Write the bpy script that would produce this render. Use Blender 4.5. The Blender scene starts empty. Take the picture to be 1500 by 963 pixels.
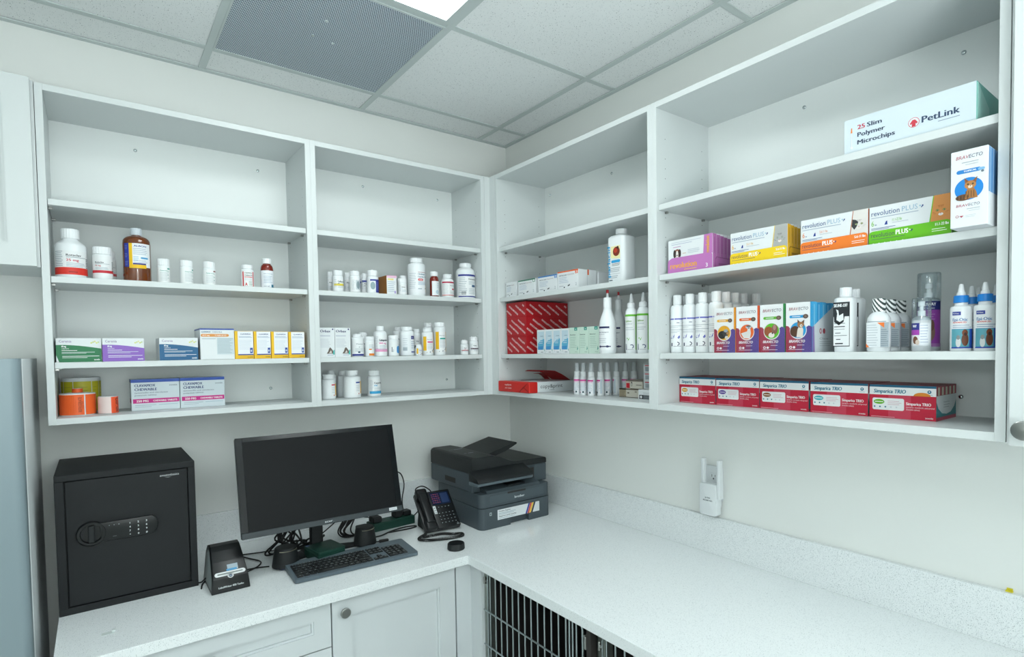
import bpy, bmesh, math, random
from math import sin, cos, pi, radians as rad
from mathutils import Vector, Matrix
from mathutils.geometry import tessellate_polygon
random.seed(7)
C = bpy.context.scene.collection
S = bpy.context.scene

# ------------------------------------------------------------------ camera
cd = bpy.data.cameras.new('camera'); cam = bpy.data.objects.new('camera', cd); C.objects.link(cam)
cd.sensor_width = 36.0; cd.sensor_fit = 'HORIZONTAL'
cd.lens = 825.655 * 36.0 / 1500
cd.shift_x = -(778.80 - 750) / 1500
cd.shift_y = (541.85 - 481.5) / 1500
yaw, pit, rol = rad(37.7564), rad(-1.9603), rad(-0.8404)
F = Vector((sin(yaw)*cos(pit), cos(yaw)*cos(pit), sin(pit)))
R0 = Vector((cos(yaw), -sin(yaw), 0)); U0 = R0.cross(F)
R1 = R0*cos(rol) + U0*sin(rol); U1 = -R0*sin(rol) + U0*cos(rol)
M = Matrix((R1, U1, -F)).transposed().to_4x4(); M.translation = Vector((-1.7474, -2.4513, 1.6534))
cam.matrix_world = M
cd.clip_start = .02
S.camera = cam

# ------------------------------------------------------------------ world, lamps, exposure
w = bpy.data.worlds.new('world'); S.world = w; w.use_nodes = True
w.node_tree.nodes['Background'].inputs[0].default_value = (.62, .74, .78, 1)
w.node_tree.nodes['Background'].inputs[1].default_value = .05
S.view_settings.view_transform = 'Standard'; S.view_settings.look = 'None'
S.view_settings.gamma = 1; S.view_settings.use_curve_mapping = False
S.view_settings.exposure = -0.10
PANEL_EMIT = 10.5            # the ceiling light panels
ld = bpy.data.lights.new('camera_flash', 'AREA'); ld.shape = 'DISK'; ld.size = .07; ld.energy = 2.0; ld.color = (.93, 1.0, 1.0)
fl = bpy.data.objects.new('camera_flash', ld); C.objects.link(fl); fl.location = (-1.72, -2.47, 1.84)
fl.rotation_euler = (Vector((-1.72, -2.47, 1.84)) - Vector((-.5, -.7, 1.5))).to_track_quat('Z', 'Y').to_euler()

lb = bpy.data.lights.new('added_bounce_fill', 'AREA'); lb.shape = 'DISK'; lb.size = 1.0; lb.energy = 62; lb.color = (.93, .985, 1.0)  # added fill lamp behind the camera, aimed up to brighten the room
bo = bpy.data.objects.new('added_bounce_fill', lb); C.objects.link(bo); bo.location = (-1.7, -3.6, 1.25); bo.rotation_euler = (rad(180), 0, 0)

# ------------------------------------------------------------------ materials
def lin(h):
    if isinstance(h, tuple): return h
    h = h.lstrip('#'); o = []
    for i in (0, 2, 4):
        c = int(h[i:i+2], 16)/255; o.append(c/12.92 if c <= .04045 else ((c+.055)/1.055)**2.4)
    return tuple(o)
MATS = {}
def mat(name, col, rough=.5, metal=0, coat=0, trans=0, emit=0, spec=.5, ior=1.45):
    if name in MATS: return MATS[name]
    m = bpy.data.materials.new(name); m.use_nodes = True; b = m.node_tree.nodes['Principled BSDF']
    c = lin(col) + (1,)
    b.inputs['Base Color'].default_value = c; b.inputs['Roughness'].default_value = rough
    b.inputs['Metallic'].default_value = metal; b.inputs['Coat Weight'].default_value = coat
    b.inputs['Transmission Weight'].default_value = trans; b.inputs['Specular IOR Level'].default_value = spec
    b.inputs['IOR'].default_value = ior
    if emit:
        b.inputs['Emission Color'].default_value = c; b.inputs['Emission Strength'].default_value = emit
    MATS[name] = m; return m
def nodes(m): return m.node_tree.nodes, m.node_tree.links, m.node_tree.nodes['Principled BSDF']
def noisy(name, col, rough, var=.03, scale=8, bump=0, bscale=200, **k):
    """a plain colour with slight cloudy variation and a fine surface relief"""
    m = mat(name, col, rough, **k); N, L, b = nodes(m)
    tc = N.new('ShaderNodeTexCoord'); n = N.new('ShaderNodeTexNoise'); n.inputs['Scale'].default_value = scale
    L.new(tc.outputs['Object'], n.inputs['Vector'])
    mr = N.new('ShaderNodeMapRange'); mr.inputs[3].default_value = 1-var; mr.inputs[4].default_value = 1+var
    L.new(n.outputs[0], mr.inputs[0])
    mx = N.new('ShaderNodeMix'); mx.data_type = 'RGBA'; mx.blend_type = 'MULTIPLY'; mx.inputs[0].default_value = 1
    mx.inputs[6].default_value = lin(col)+(1,)
    L.new(mr.outputs[0], mx.inputs[7]); L.new(mx.outputs[2], b.inputs['Base Color'])
    if bump:
        n2 = N.new('ShaderNodeTexNoise'); n2.inputs['Scale'].default_value = bscale; L.new(tc.outputs['Object'], n2.inputs['Vector'])
        bp = N.new('ShaderNodeBump'); bp.inputs['Strength'].default_value = bump; bp.inputs['Distance'].default_value = .001
        L.new(n2.outputs[0], bp.inputs['Height']); L.new(bp.outputs[0], b.inputs['Normal'])
    return m
def speckle(name, base, dots, rough, scale, thr, coat=0, bump=0):
    """base colour with small random specks; dots = [(colour, threshold share, scale)]"""
    m = mat(name, base, rough, coat=coat); N, L, b = nodes(m)
    tc = N.new('ShaderNodeTexCoord'); prev = None; cur = lin(base)+(1,); mask = None
    for i, (col, share, sc, rad_) in enumerate(dots):
        v = N.new('ShaderNodeTexVoronoi'); v.inputs['Scale'].default_value = sc; v.inputs['Randomness'].default_value = 1
        L.new(tc.outputs['Object'], v.inputs['Vector'])
        lt = N.new('ShaderNodeMath'); lt.operation = 'LESS_THAN'; L.new(v.outputs['Distance'], lt.inputs[0]); lt.inputs[1].default_value = rad_
        sp = N.new('ShaderNodeSeparateColor'); L.new(v.outputs['Color'], sp.inputs[0])
        l2 = N.new('ShaderNodeMath'); l2.operation = 'LESS_THAN'; L.new(sp.outputs[0], l2.inputs[0]); l2.inputs[1].default_value = share
        an = N.new('ShaderNodeMath'); an.operation = 'MULTIPLY'; L.new(lt.outputs[0], an.inputs[0]); L.new(l2.outputs[0], an.inputs[1])
        mx = N.new('ShaderNodeMix'); mx.data_type = 'RGBA'; L.new(an.outputs[0], mx.inputs[0])
        if prev is None: mx.inputs[6].default_value = cur
        else: L.new(prev, mx.inputs[6])
        mx.inputs[7].default_value = lin(col)+(1,); prev = mx.outputs[2]; mask = an
    L.new(prev, b.inputs['Base Color'])
    if bump:
        bp = N.new('ShaderNodeBump'); bp.inputs['Strength'].default_value = bump; bp.inputs['Distance'].default_value = .002; bp.invert = True
        L.new(mask.outputs[0], bp.inputs['Height']); L.new(bp.outputs[0], b.inputs['Normal'])
    return m
M_WALL = noisy('wall_paint', '#eaedea', .75, .015, 3, .12, 350)
M_CAB = noisy('white_melamine', '#d0d6d6', .38, .012, 5)
M_CABLIT = noisy('white_melamine_lit', '#e7eceb', .42, .012, 5)  # same melamine as the fronts, paled to stand in for bounced light
M_BASE = noisy('painted_cabinet', '#d6dcde', .4, .012, 5)
M_QUARTZ = speckle('speckled_quartz', '#e9eeef', [('#b9c2c4', .5, 420, .28), ('#8d979b', .22, 260, .2), ('#f6fafa', .2, 330, .25), ('#6d7578', .06, 150, .13)], .16, 0, 0, coat=.2)
M_TILE = speckle('acoustic_tile', '#f0f4f4', [('#bac2c4', .5, 210, .22), ('#828a8e', .3, 120, .15), ('#6f777b', .14, 75, .1)], .9, 0, 0, bump=.4)
M_GRID = noisy('ceiling_grid_paint', '#c6d0cf', .45, .01, 5)
M_FLOOR = noisy('vinyl_floor', '#c4c7c5', .35, .06, 4)
M_STEEL = mat('brushed_steel', '#9a9c99', .3, 1)
M_WIRE = mat('kennel_wire', '#a9b4b6', .28, .85)
M_STILE = mat('kennel_stile', '#8f9690', .35, .7)
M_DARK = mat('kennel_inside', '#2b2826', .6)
M_BLK = noisy('black_powder_coat', '#0b0f13', .6, .1, 30, .35, 900)
M_BLK2 = mat('black_plastic', '#0e1113', .34)
M_BLKM = mat('matt_black_plastic', '#14181a', .6)
M_SCREEN = mat('screen_glass', '#070a0d', .42, spec=.2)
M_BEZEL = mat('glossy_bezel', '#0d1114', .12, spec=.3)
M_CHIN = mat('monitor_chin', '#2d3539', .42)
M_PRGREY = noisy('printer_grey', '#434d53', .5, .03, 20, .15, 900)
M_PRBLK = noisy('printer_black', '#14181a', .45, .06, 20, .15, 900)
M_KB = mat('keyboard_grey', '#56636b', .45)
M_KEY = mat('key_black', '#0f1214', .4)
M_GREEN = mat('dark_green_plastic', '#0f3a30', .5)
M_FRIDGE = noisy('fridge_metal', '#86969c', .42, .02, 3, metal=.1)
M_WPLAS = mat('white_plastic', '#e4e9eb', .35)
M_WCAP = mat('white_cap', '#e8ecee', .4)
M_PAPER = mat('white_carton', '#dfe4e7', .5)
M_PIN = mat('pin_hole', '#59625f', .8)
M_RUB = mat('cable_rubber', '#0b0d0e', .45)
M_AMBER = mat('amber_glass', '#7a3a06', .08, trans=.35, coat=.6)
M_AMBER2 = mat('red_amber_plastic', '#7d1f10', .15, trans=.15, coat=.4)
M_CHROME = mat('chrome', '#c9d0d2', .12, 1)
M_LIGHT = mat('light_diffuser', (.93, 1.0, 1.0), .5, emit=PANEL_EMIT)
def clear_mat(name, tint=(.93, .97, .98), k=.16, f_=.55):
    m = bpy.data.materials.new(name); m.use_nodes = True; N = m.node_tree.nodes; L = m.node_tree.links; N.clear()
    o = N.new('ShaderNodeOutputMaterial'); t = N.new('ShaderNodeBsdfTransparent'); t.inputs[0].default_value = tint+(1,)
    g = N.new('ShaderNodeBsdfGlossy'); g.inputs['Roughness'].default_value = .08
    f = N.new('ShaderNodeLayerWeight'); f.inputs[0].default_value = .35
    ad = N.new('ShaderNodeMath'); ad.operation = 'MULTIPLY_ADD'; ad.inputs[1].default_value = f_; ad.inputs[2].default_value = k*.4
    L.new(f.outputs['Fresnel'], ad.inputs[0])
    x = N.new('ShaderNodeMixShader'); L.new(ad.outputs[0], x.inputs[0]); L.new(t.outputs[0], x.inputs[1]); L.new(g.outputs[0], x.inputs[2]); L.new(x.outputs[0], o.inputs[0])
    return m
M_CLEAR = clear_mat('clear_plastic', (.86, .91, .93))
M_WRAP = clear_mat('plastic_film', (.99, .99, .99), .02, .12)
def milky(name='milky_plastic'):
    m = mat(name, '#e3eaed', .3, trans=.35); return m
M_MILKY = milky()
def stripes_mat(name, a, b_, freq, angle):
    m = mat(name, a, .45); N, L, b = nodes(m); tc = N.new('ShaderNodeTexCoord'); wv = N.new('ShaderNodeTexWave'); wv.inputs['Scale'].default_value = freq
    mp = N.new('ShaderNodeMapping'); mp.inputs['Rotation'].default_value = angle
    L.new(tc.outputs['Object'], mp.inputs[0]); L.new(mp.outputs[0], wv.inputs[0])
    gt = N.new('ShaderNodeMath'); gt.operation = 'GREATER_THAN'; gt.inputs[1].default_value = .52; L.new(wv.outputs['Fac'], gt.inputs[0])
    mx = N.new('ShaderNodeMix'); mx.data_type = 'RGBA'; mx.inputs[6].default_value = lin(a)+(1,); mx.inputs[7].default_value = lin(b_)+(1,)
    L.new(gt.outputs[0], mx.inputs[0]); L.new(mx.outputs[2], b.inputs['Base Color']); return m
M_STRIPECAP = stripes_mat('striped_cap', '#f4f6f6', '#3b4a48', 42, (0, rad(38), rad(20)))
def perforated():
    """metal sheet with small staggered holes (about 6 mm apart), too fine to model one by one"""
    m = mat('perforated_metal', '#aebcc6', .5, 0); N, L, b = nodes(m); tc = N.new('ShaderNodeTexCoord')
    outs = []
    for off in ((0, 0), (.5, .5)):
        mp = N.new('ShaderNodeMapping'); mp.vector_type = 'POINT'
        mp.inputs['Scale'].default_value = (1/.0075, 1/.0130, 0); mp.inputs['Location'].default_value = (off[0], off[1], 0)
        L.new(tc.outputs['Object'], mp.inputs[0])
        fr = N.new('ShaderNodeVectorMath'); fr.operation = 'FRACTION'; L.new(mp.outputs[0], fr.inputs[0])
        sb = N.new('ShaderNodeVectorMath'); sb.operation = 'SUBTRACT'; sb.inputs[1].default_value = (.5, .5, 0); L.new(fr.outputs[0], sb.inputs[0])
        ml = N.new('ShaderNodeVectorMath'); ml.operation = 'MULTIPLY'; ml.inputs[1].default_value = (1, 1.732, 0); L.new(sb.outputs[0], ml.inputs[0])
        ln = N.new('ShaderNodeVectorMath'); ln.operation = 'LENGTH'; L.new(ml.outputs[0], ln.inputs[0]); outs.append(ln.outputs['Value'])
    mn = N.new('ShaderNodeMath'); mn.operation = 'MINIMUM'; L.new(outs[0], mn.inputs[0]); L.new(outs[1], mn.inputs[1])
    lt = N.new('ShaderNodeMath'); lt.operation = 'LESS_THAN'; lt.inputs[1].default_value = .34; L.new(mn.outputs[0], lt.inputs[0])
    mx = N.new('ShaderNodeMix'); mx.data_type = 'RGBA'; mx.inputs[6].default_value = lin('#ccd8e0')+(1,); mx.inputs[7].default_value = lin('#33465a')+(1,)
    L.new(lt.outputs[0], mx.inputs[0]); L.new(mx.outputs[2], b.inputs['Base Color'])
    return m
M_PERF = perforated()
def pm(col):
    return mat('print_'+col.lstrip('#'), tuple(v*.88 for v in lin(col)), .45)   # ink on card reflects a little less than the nominal value

# ------------------------------------------------------------------ mesh helpers
def link(name, bm, mats, parent=None, smooth=False, loc=None, rz=None):
    me = bpy.data.meshes.new(name)
    if isinstance(bm, bmesh.types.BMesh):
        bmesh.ops.recalc_face_normals(bm, faces=bm.faces); bm.to_mesh(me); bm.free()
    for m in (mats if isinstance(mats, (list, tuple)) else [mats]): me.materials.append(m)
    if smooth:
        me.polygons.foreach_set('use_smooth', [True]*len(me.polygons))
        try: me.set_sharp_from_angle(angle=rad(38))
        except Exception: pass
    o = bpy.data.objects.new(name, me); C.objects.link(o)
    if parent: o.parent = parent
    if loc: o.location = loc
    if rz is not None: o.rotation_euler = (0, 0, rz)
    return o
def tag(o, label=None, cat=None, group=None, kind=None):
    if label: o['label'] = label
    if cat: o['category'] = cat
    if group: o['group'] = group
    if kind: o['kind'] = kind
    return o
def thing(name, label, cat, loc=(0, 0, 0), rz=0, group=None):
    o = bpy.data.objects.new(name, None); o.empty_display_size = .05; C.objects.link(o)
    o.location = loc; o.rotation_euler = (0, 0, rz); return tag(o, label, cat, group)
def B(*boxes, bev=0, seg=1):
    """bmesh of axis boxes (x0,x1,y0,y1,z0,z1)"""
    bm = bmesh.new()
    for b in boxes: addbox(bm, *b, bev=bev, seg=seg)
    return bm
def addbox(bm, x0, x1, y0, y1, z0, z1, bev=0, seg=1, mi=0):
    t = bmesh.new()
    vs = [t.verts.new(p) for p in ((x0,y0,z0),(x1,y0,z0),(x1,y1,z0),(x0,y1,z0),(x0,y0,z1),(x1,y0,z1),(x1,y1,z1),(x0,y1,z1))]
    for f in ((3,2,1,0),(4,5,6,7),(0,1,5,4),(1,2,6,5),(2,3,7,6),(3,0,4,7)): t.faces.new([vs[i] for i in f])
    bmesh.ops.recalc_face_normals(t, faces=t.faces)
    if bev: bmesh.ops.bevel(t, geom=list(t.edges), offset=bev, segments=seg, profile=.5, affect='EDGES', clamp_overlap=True)
    merge(bm, t, mi)
def merge(bm, t, mi=None, mtx=None):
    vm = {}
    for v in t.verts: vm[v] = bm.verts.new(mtx @ v.co if mtx else v.co)
    for f in t.faces:
        try:
            nf = bm.faces.new([vm[v] for v in f.verts]); nf.material_index = f.material_index if mi is None else mi; nf.smooth = f.smooth
        except ValueError: pass
    t.free()
def lathe(bm, prof, n=28, cx=0, cy=0, mi=0, rib=0, squash=1):
    rings = []
    for r, z in prof:
        if r < 1e-6: rings.append([bm.verts.new((cx, cy, z))]); continue
        rings.append([bm.verts.new((cx+(r-(rib if i % 2 else 0))*cos(2*pi*i/n), cy+squash*(r-(rib if i % 2 else 0))*sin(2*pi*i/n), z)) for i in range(n)])
    for a, b in zip(rings, rings[1:]):
        if len(a) == 1 and len(b) == 1: continue
        for i in range(n):
            j = (i+1) % n
            if len(a) == 1: f = bm.faces.new((a[0], b[j], b[i]))
            elif len(b) == 1: f = bm.faces.new((a[i], a[j], b[0]))
            else: f = bm.faces.new((a[i], a[j], b[j], b[i]))
            f.material_index = mi
def prism(bm, poly, axis, a, b, mi=0, bev=0):
    """extrude 2D poly along axis ('x': poly=(y,z), 'y': poly=(x,z), 'z': poly=(x,y))"""
    t = bmesh.new()
    def P(u, v, s): return {'x': (s, u, v), 'y': (u, s, v), 'z': (u, v, s)}[axis]
    A = [t.verts.new(P(u, v, a)) for u, v in poly]; Bv = [t.verts.new(P(u, v, b)) for u, v in poly]
    t.faces.new(A); t.faces.new(Bv[::-1])
    for i in range(len(poly)):
        j = (i+1) % len(poly); t.faces.new((A[i], Bv[i], Bv[j], A[j]))
    bmesh.ops.recalc_face_normals(t, faces=t.faces)
    if bev: bmesh.ops.bevel(t, geom=list(t.edges), offset=bev, segments=2, profile=.5, affect='EDGES', clamp_overlap=True)
    merge(bm, t, mi)
def rrect(x0, x1, y0, y1, r, n=4):
    out = []
    for cx, cy, a0 in ((x1-r, y1-r, 0), (x0+r, y1-r, 90), (x0+r, y0+r, 180), (x1-r, y0+r, 270)):
        for i in range(n+1):
            a = rad(a0+90*i/n); out.append((cx+r*cos(a), cy+r*sin(a)))
    return out
def tube(bm, pts, r, n=6, sub=4):
    P = [Vector(p) for p in pts]
    if sub and len(P) > 2:
        Q = []
        for i in range(len(P)-1):
            p0 = P[max(i-1, 0)]; p1 = P[i]; p2 = P[i+1]; p3 = P[min(i+2, len(P)-1)]
            for k in range(sub):
                t = k/sub
                Q.append(.5*((2*p1)+(p2-p0)*t+(2*p0-5*p1+4*p2-p3)*t*t+(3*p1-p0-3*p2+p3)*t*t*t))
        P = Q+[P[-1]]
    rings = []; up = None
    for i, p in enumerate(P):
        d = (P[min(i+1, len(P)-1)]-P[max(i-1, 0)]).normalized()
        if up is None: up = d.orthogonal().normalized()
        up = (up-d*up.dot(d)).normalized(); s = d.cross(up)
        rings.append([bm.verts.new(p+(up*cos(2*pi*k/n)+s*sin(2*pi*k/n))*r) for k in range(n)])
    for a, b in zip(rings, rings[1:]):
        for k in range(n): bm.faces.new((a[k], a[(k+1) % n], b[(k+1) % n], b[k]))
    bm.faces.new(rings[0][::-1]); bm.faces.new(rings[-1])
def T(*paths, r=.002, n=6, sub=4):
    bm = bmesh.new()
    for p in paths: tube(bm, p, r, n, sub)
    return bm

# ------------------------------------------------------------------ flat print: a canvas of thin coloured shapes and lettering
TXT = {}
def textmesh(s, bold):
    k = s
    if k in TXT: return TXT[k]
    cu = bpy.data.curves.new('t', 'FONT'); cu.body = s; cu.size = 1; cu.resolution_u = 2
    o = bpy.data.objects.new('t', cu); C.objects.link(o)
    dg = bpy.context.evaluated_depsgraph_get(); me = bpy.data.meshes.new_from_object(o.evaluated_get(dg))
    v = [(q.co.x, q.co.y) for q in me.vertices]; f = [tuple(p.vertices) for p in me.polygons]
    bpy.data.objects.remove(o); bpy.data.curves.remove(cu); bpy.data.meshes.remove(me)
    x0 = min(a for a, _ in v) if v else 0; x1 = max(a for a, _ in v) if v else 1
    TXT[k] = (v, f, x0, x1); return TXT[k]
class Cv:
    def __init__(s, r=None): s.it = []; s.r = r
    def rect(s, x0, x1, y0, y1, c, l=1):
        n = max(1, int(abs(x1-x0)/.003)) if s.r else 1
        v = []; f = []
        for i in range(n+1):
            x = x0+(x1-x0)*i/n; v += [(x, y0), (x, y1)]
        for i in range(n): f.append((2*i, 2*i+2, 2*i+3, 2*i+1))
        s.it.append((v, f, c, l)); return s
    def poly(s, pts, c, l=1):
        tr = tessellate_polygon([[Vector((x, y, 0)) for x, y in pts]])
        s.it.append((list(pts), [tuple(t) for t in tr], c, l)); return s
    def ell(s, cx, cy, rx, ry, c, l=1, n=14):
        v = []; f = []
        for i in range(n+1):
            a = pi*i/n; x = cx-rx*cos(a); h = ry*sin(a); v += [(x, cy-h), (x, cy+h)]
        for i in range(n): f.append((2*i, 2*i+2, 2*i+3, 2*i+1))
        s.it.append((v, f, c, l)); return s
    def bar(s, x0, x1, y0, y1, c, l=1): # rounded bar
        return s.rr(x0, x1, y0, y1, min((y1-y0)/2, abs(x1-x0)/2), c, l)
    def rr(s, x0, x1, y0, y1, r, c, l=1): # rounded rectangle as vertical strips
        xs_ = [x0+r*(1-cos(pi/2*k/5)) for k in range(6)]
        n = max(1, int((x1-x0-2*r)/.003)) if s.r else 1
        xs_ += [x0+r+(x1-x0-2*r)*k/n for k in range(1, n+1)] if x1-x0-2*r > 1e-6 else []
        xs_ += [x1-r+r*sin(pi/2*k/5) for k in range(1, 6)]
        v = []; f = []
        for x in xs_:
            d = max(0, x0+r-x, x-(x1-r)); q = r-math.sqrt(max(0, r*r-d*d)); v += [(x, y0+q), (x, y1-q)]
        for i in range(len(xs_)-1): f.append((2*i, 2*i+2, 2*i+3, 2*i+1))
        s.it.append((v, f, c, l)); return s
    def text(s, t, x, y, h, c, l=2, w=None, al='l', bold=False, rot=0, shear=0):
        v, f, a, b = textmesh(t, bold); sc = h/.70; sx = sc
        tw = (b-a)*sc
        if w: sx = sc*w/tw; tw = w
        dx = {'l': 0, 'c': -tw/2, 'r': -tw}[al]; ca, sa = cos(rot), sin(rot); o = []
        for p, q in v:
            X = (p-a)*sx+dx+shear*q*sc; Y = q*sc; o.append((x+X*ca-Y*sa, y+X*sa+Y*ca))
        s.it.append((o, f, c, l))
        if bold:
            for q, d in enumerate((.045*h, -.045*h)):
                s.it.append(([(x_+d*ca, y_+d*sa) for x_, y_ in o], f, c, l+.2+.2*q))
        return s
    def lines(s, x0, x1, y, n, pitch, th, c, l=2, rag=.25):
        for i in range(n):
            s.rect(x0, x1-(x1-x0)*rag*random.random(), y-i*pitch-th, y-i*pitch, c, l)
        return s
    def build(s, name, parent, mp, label=None, base=.0002, step=.00015):
        bm = bmesh.new(); ms = []; idx = {}
        for v, f, c, l in s.it:
            if c not in idx: idx[c] = len(ms); ms.append(pm(c))
            vs = [bm.verts.new(mp(x, y, base+step*l)) for x, y in v]
            for q in f:
                try: nf = bm.faces.new([vs[i] for i in q]); nf.material_index = idx[c]
                except ValueError: pass
        me = bpy.data.meshes.new(name); bm.to_mesh(me); bm.free()
        for m in ms: me.materials.append(m)
        o = bpy.data.objects.new(name, me); C.objects.link(o); o.parent = parent
        if label: o['label'] = label
        return o
def front(w, yf, z0=0): return lambda u, v, e: (u-w/2, yf-e, z0+v)          # print on a face looking along -y
def side(w, x, yf, z0=0, sg=1): return lambda u, v, e: (x+sg*e, yf+u, z0+v)  # print on a face looking along +-x, u runs from the front edge
def topm(w, yf, z): return lambda u, v, e: (u-w/2, yf+v, z+e)
def wrap(r, a0=0, sq=1, rx=None): return lambda u, v, e: ((r+e)*sin(u/r+a0), -(r*sq+e)*cos(u/r+a0), v)

# ------------------------------------------------------------------ room shell
ZC = 2.7202; GX, GY, TT = .1787, .1917, .6096
XL, YF = -3.25, -4.15
def struct(name, bm, m, **k): return tag(link(name, bm, m, **k), kind='structure')
floor = struct('floor', B((XL, 0, YF, 0, -.05, 0)), M_FLOOR)
struct('wall_back', B((XL, .1, 0, .1, -.05, 2.95)), M_WALL)
struct('wall_right', B((0, .1, YF, 0, -.05, 2.95)), M_WALL)
struct('wall_left', B((XL-.1, XL, YF, .1, -.05, 2.95)), M_WALL)
struct('wall_front', B((XL-.1, .1, YF-.1, YF, -.05, 2.95)), M_WALL)
ceil = struct('ceiling', B((XL, 0, YF, 0, 2.86, 2.9)), M_WALL)
# perimeter angle
for i, b in enumerate(((XL, 0, -.022, 0), (-.022, 0, YF, -.022))):
    struct('trim_%d' % (i+1), B((b[0], b[1], b[2], b[3], ZC-.001, ZC+.003), ((b[0], b[1], -.003, 0, ZC, ZC+.03) if i == 0 else (-.003, 0, YF, -.022, ZC, ZC+.03))), M_GRID)
# grid bars (parts of the ceiling)
gxs = [-GX-TT*i for i in range(6) if -GX-TT*i > XL+.05]; gys = [-GY-TT*j for j in range(7) if -GY-TT*j > YF+.05]
hb = .012
for x in gxs:
    link('grid_bar', B((x-hb, x+hb, YF, -.022, ZC, ZC+.003), (x-.002, x+.002, YF, -.022, ZC+.003, ZC+.04)), M_GRID, ceil)
xs = [0]+gxs+[XL]; ys = [0]+gys+[YF]
for y in gys:
    for a, b in zip(xs, xs[1:]):
        link('cross_bar', B((b+hb, a-hb if a < 0 else -.022, y-hb, y+hb, ZC+.0008, ZC+.0038), (b+hb, a-hb, y-.002, y+.002, ZC+.0038, ZC+.03)), M_GRID, ceil)
def cell(i, j): return xs[i+1], xs[i], ys[j+1], ys[j]
lights = [(2, 2, 1), (4, 5, 1), (1, 6, 1)]           # (column, first row, length in tiles)
skip = {(2, 1): 'vent'}
for i, j, n in lights:
    for k in range(n): skip[(i, j+k)] = 'light'
for i in range(len(xs)-1):
    for j in range(len(ys)-1):
        if (i, j) in skip: continue
        x0, x1, y0, y1 = cell(i, j)
        link('ceiling_tile', B((x0+.004, x1-.004, y0+.004, y1-.004, ZC+.0045, ZC+.02), bev=.0015), M_TILE, ceil)
# recessed ceiling light panels
for q, (i, j, n) in enumerate(lights):
    x0, x1, _, y1 = cell(i, j); y0 = ys[j+n]
    t = thing('ceiling_light', ['bright white lay-in light panel in the ceiling beside the perforated vent', 'lay-in ceiling light panel behind the camera on the left, out of view', 'lay-in ceiling light panel behind the camera on the right, out of view'][q], 'ceiling light', ((x0+x1)/2, (y0+y1)/2, ZC))
    hx, hy = (x1-x0)/2-.014, (y1-y0)/2-.014; fw = .018
    link('frame', B((-hx, hx, hy-fw, hy, -.004, .02), (-hx, hx, -hy, -hy+fw, -.004, .02), (-hx, -hx+fw, -hy+fw, hy-fw, -.004, .02), (hx-fw, hx, -hy+fw, hy-fw, -.004, .02)), M_GRID, t)
    link('diffuser', B((-hx+fw, hx-fw, -hy+fw, hy-fw, .002, .012)), M_LIGHT, t)
# perforated return vent
x0, x1, y0, y1 = cell(2, 1); t = thing('ceiling_vent', 'square perforated metal air return panel in the ceiling', 'vent', ((x0+x1)/2, (y0+y1)/2, ZC))
hx = TT/2-.016
link('perforated_plate', B((-hx, hx, -hx, hx, .001, .004)), M_PERF, t)
link('frame', B((-hx-.006, hx+.006, hx, hx+.006, -.002, .01), (-hx-.006, hx+.006, -hx-.006, -hx, -.002, .01), (-hx-.006, -hx, -hx, hx, -.002, .01), (hx, hx+.006, -hx, hx, -.002, .01)), M_GRID, t)
for p in ((-.03, -.10), (.03, .02), (-.04, .01)):
    bm = bmesh.new(); lathe(bm, [(0, -.0015), (.005, -.0008), (.006, .0012)], 10, p[0], p[1]); link('screw', bm, M_CHROME, t)

# ------------------------------------------------------------------ wall cabinets with open shelves
ZT, ZB, PT = 2.4504, 1.4519, .0186
DL, DR = .2714, .2902
SH = (2.122, 1.894, 1.638)
def open_cabinet(name_label, loc, rz, w, d, screws, lpt=True):
    """local frame: x to the right, front faces -y, wall at y=0, origin at the lower left wall corner"""
    t = thing('open_shelf_cabinet', name_label, 'wall cabinet', loc, rz, None)
    H = ZT-ZB; dd = d-.001
    link('side_panel', B((0, PT, -dd, 0, 0, H), bev=.0006), M_CAB, t)
    link('side_panel', B((w-PT, w, -dd, 0, 0, H), bev=.0006), M_CAB, t)
    link('top_panel', B((PT, w-PT, -dd, 0, H-PT, H), bev=.0006), M_CAB, t)
    link('bottom_panel', B((PT, w-PT, -dd, 0, 0, PT), bev=.0006), M_CAB, t)
    link('back_panel', B((PT, w-PT, -.006, -.001, PT, H-PT)), M_CABLIT, t)
    for z in SH:
        link('shelf', B((PT+.001, w-PT-.001, -dd+.010, -.007, z-ZB-.0185, z-ZB), bev=.0008), M_CAB, t)
        for sx in (0, 1):
            for yy in (-dd+.045, -.045):
                x = PT if sx == 0 else w-PT
                link('shelf_support', B((x+(.0 if sx == 0 else -.010), x+(.010 if sx == 0 else 0), yy-.004, yy+.004, z-ZB-.0255, z-ZB-.0187), bev=.0008), M_STEEL, t)
    bm = bmesh.new(); zz = [.12+.032*k for k in range(0, 25)]
    for sx in (0, 1):
        for yy in (-dd+.045, -.045):
            for k, z in enumerate(zz):
                if k % 4 == 3: continue
                x = PT+.0003 if sx == 0 else w-PT-.0003
                vs = [bm.verts.new((x, yy+.0016*cos(2*pi*i/8), z+.0016*sin(2*pi*i/8))) for i in range(8)]; bm.faces.new(vs)
    tag(link('pin_holes', bm, M_PIN, t), kind='stuff')
    for sx, sz in screws:
        bm = bmesh.new(); lathe(bm, [(0, .0035), (.0035, .003), (.0058, .001), (.006, 0)], 12)
        bmesh.ops.rotate(bm, verts=bm.verts, matrix=Matrix.Rotation(pi/2, 3, 'X')); bmesh.ops.translate(bm, verts=bm.verts, vec=(sx, -.0062, sz-ZB))
        link('screw', bm, M_CHROME, t, smooth=True)
    return t
XA, XC, YC, YD = -1.8616, -1.0886, -1.2247, -2.1386
open_cabinet('white open shelf cabinet on the back wall, far left, with the amber bottle', (XA, 0, ZB), 0, XC-XA, DL, [(.251, 2.380), (.649, 2.381), (.673, 1.516)])
X2 = -.318
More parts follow.
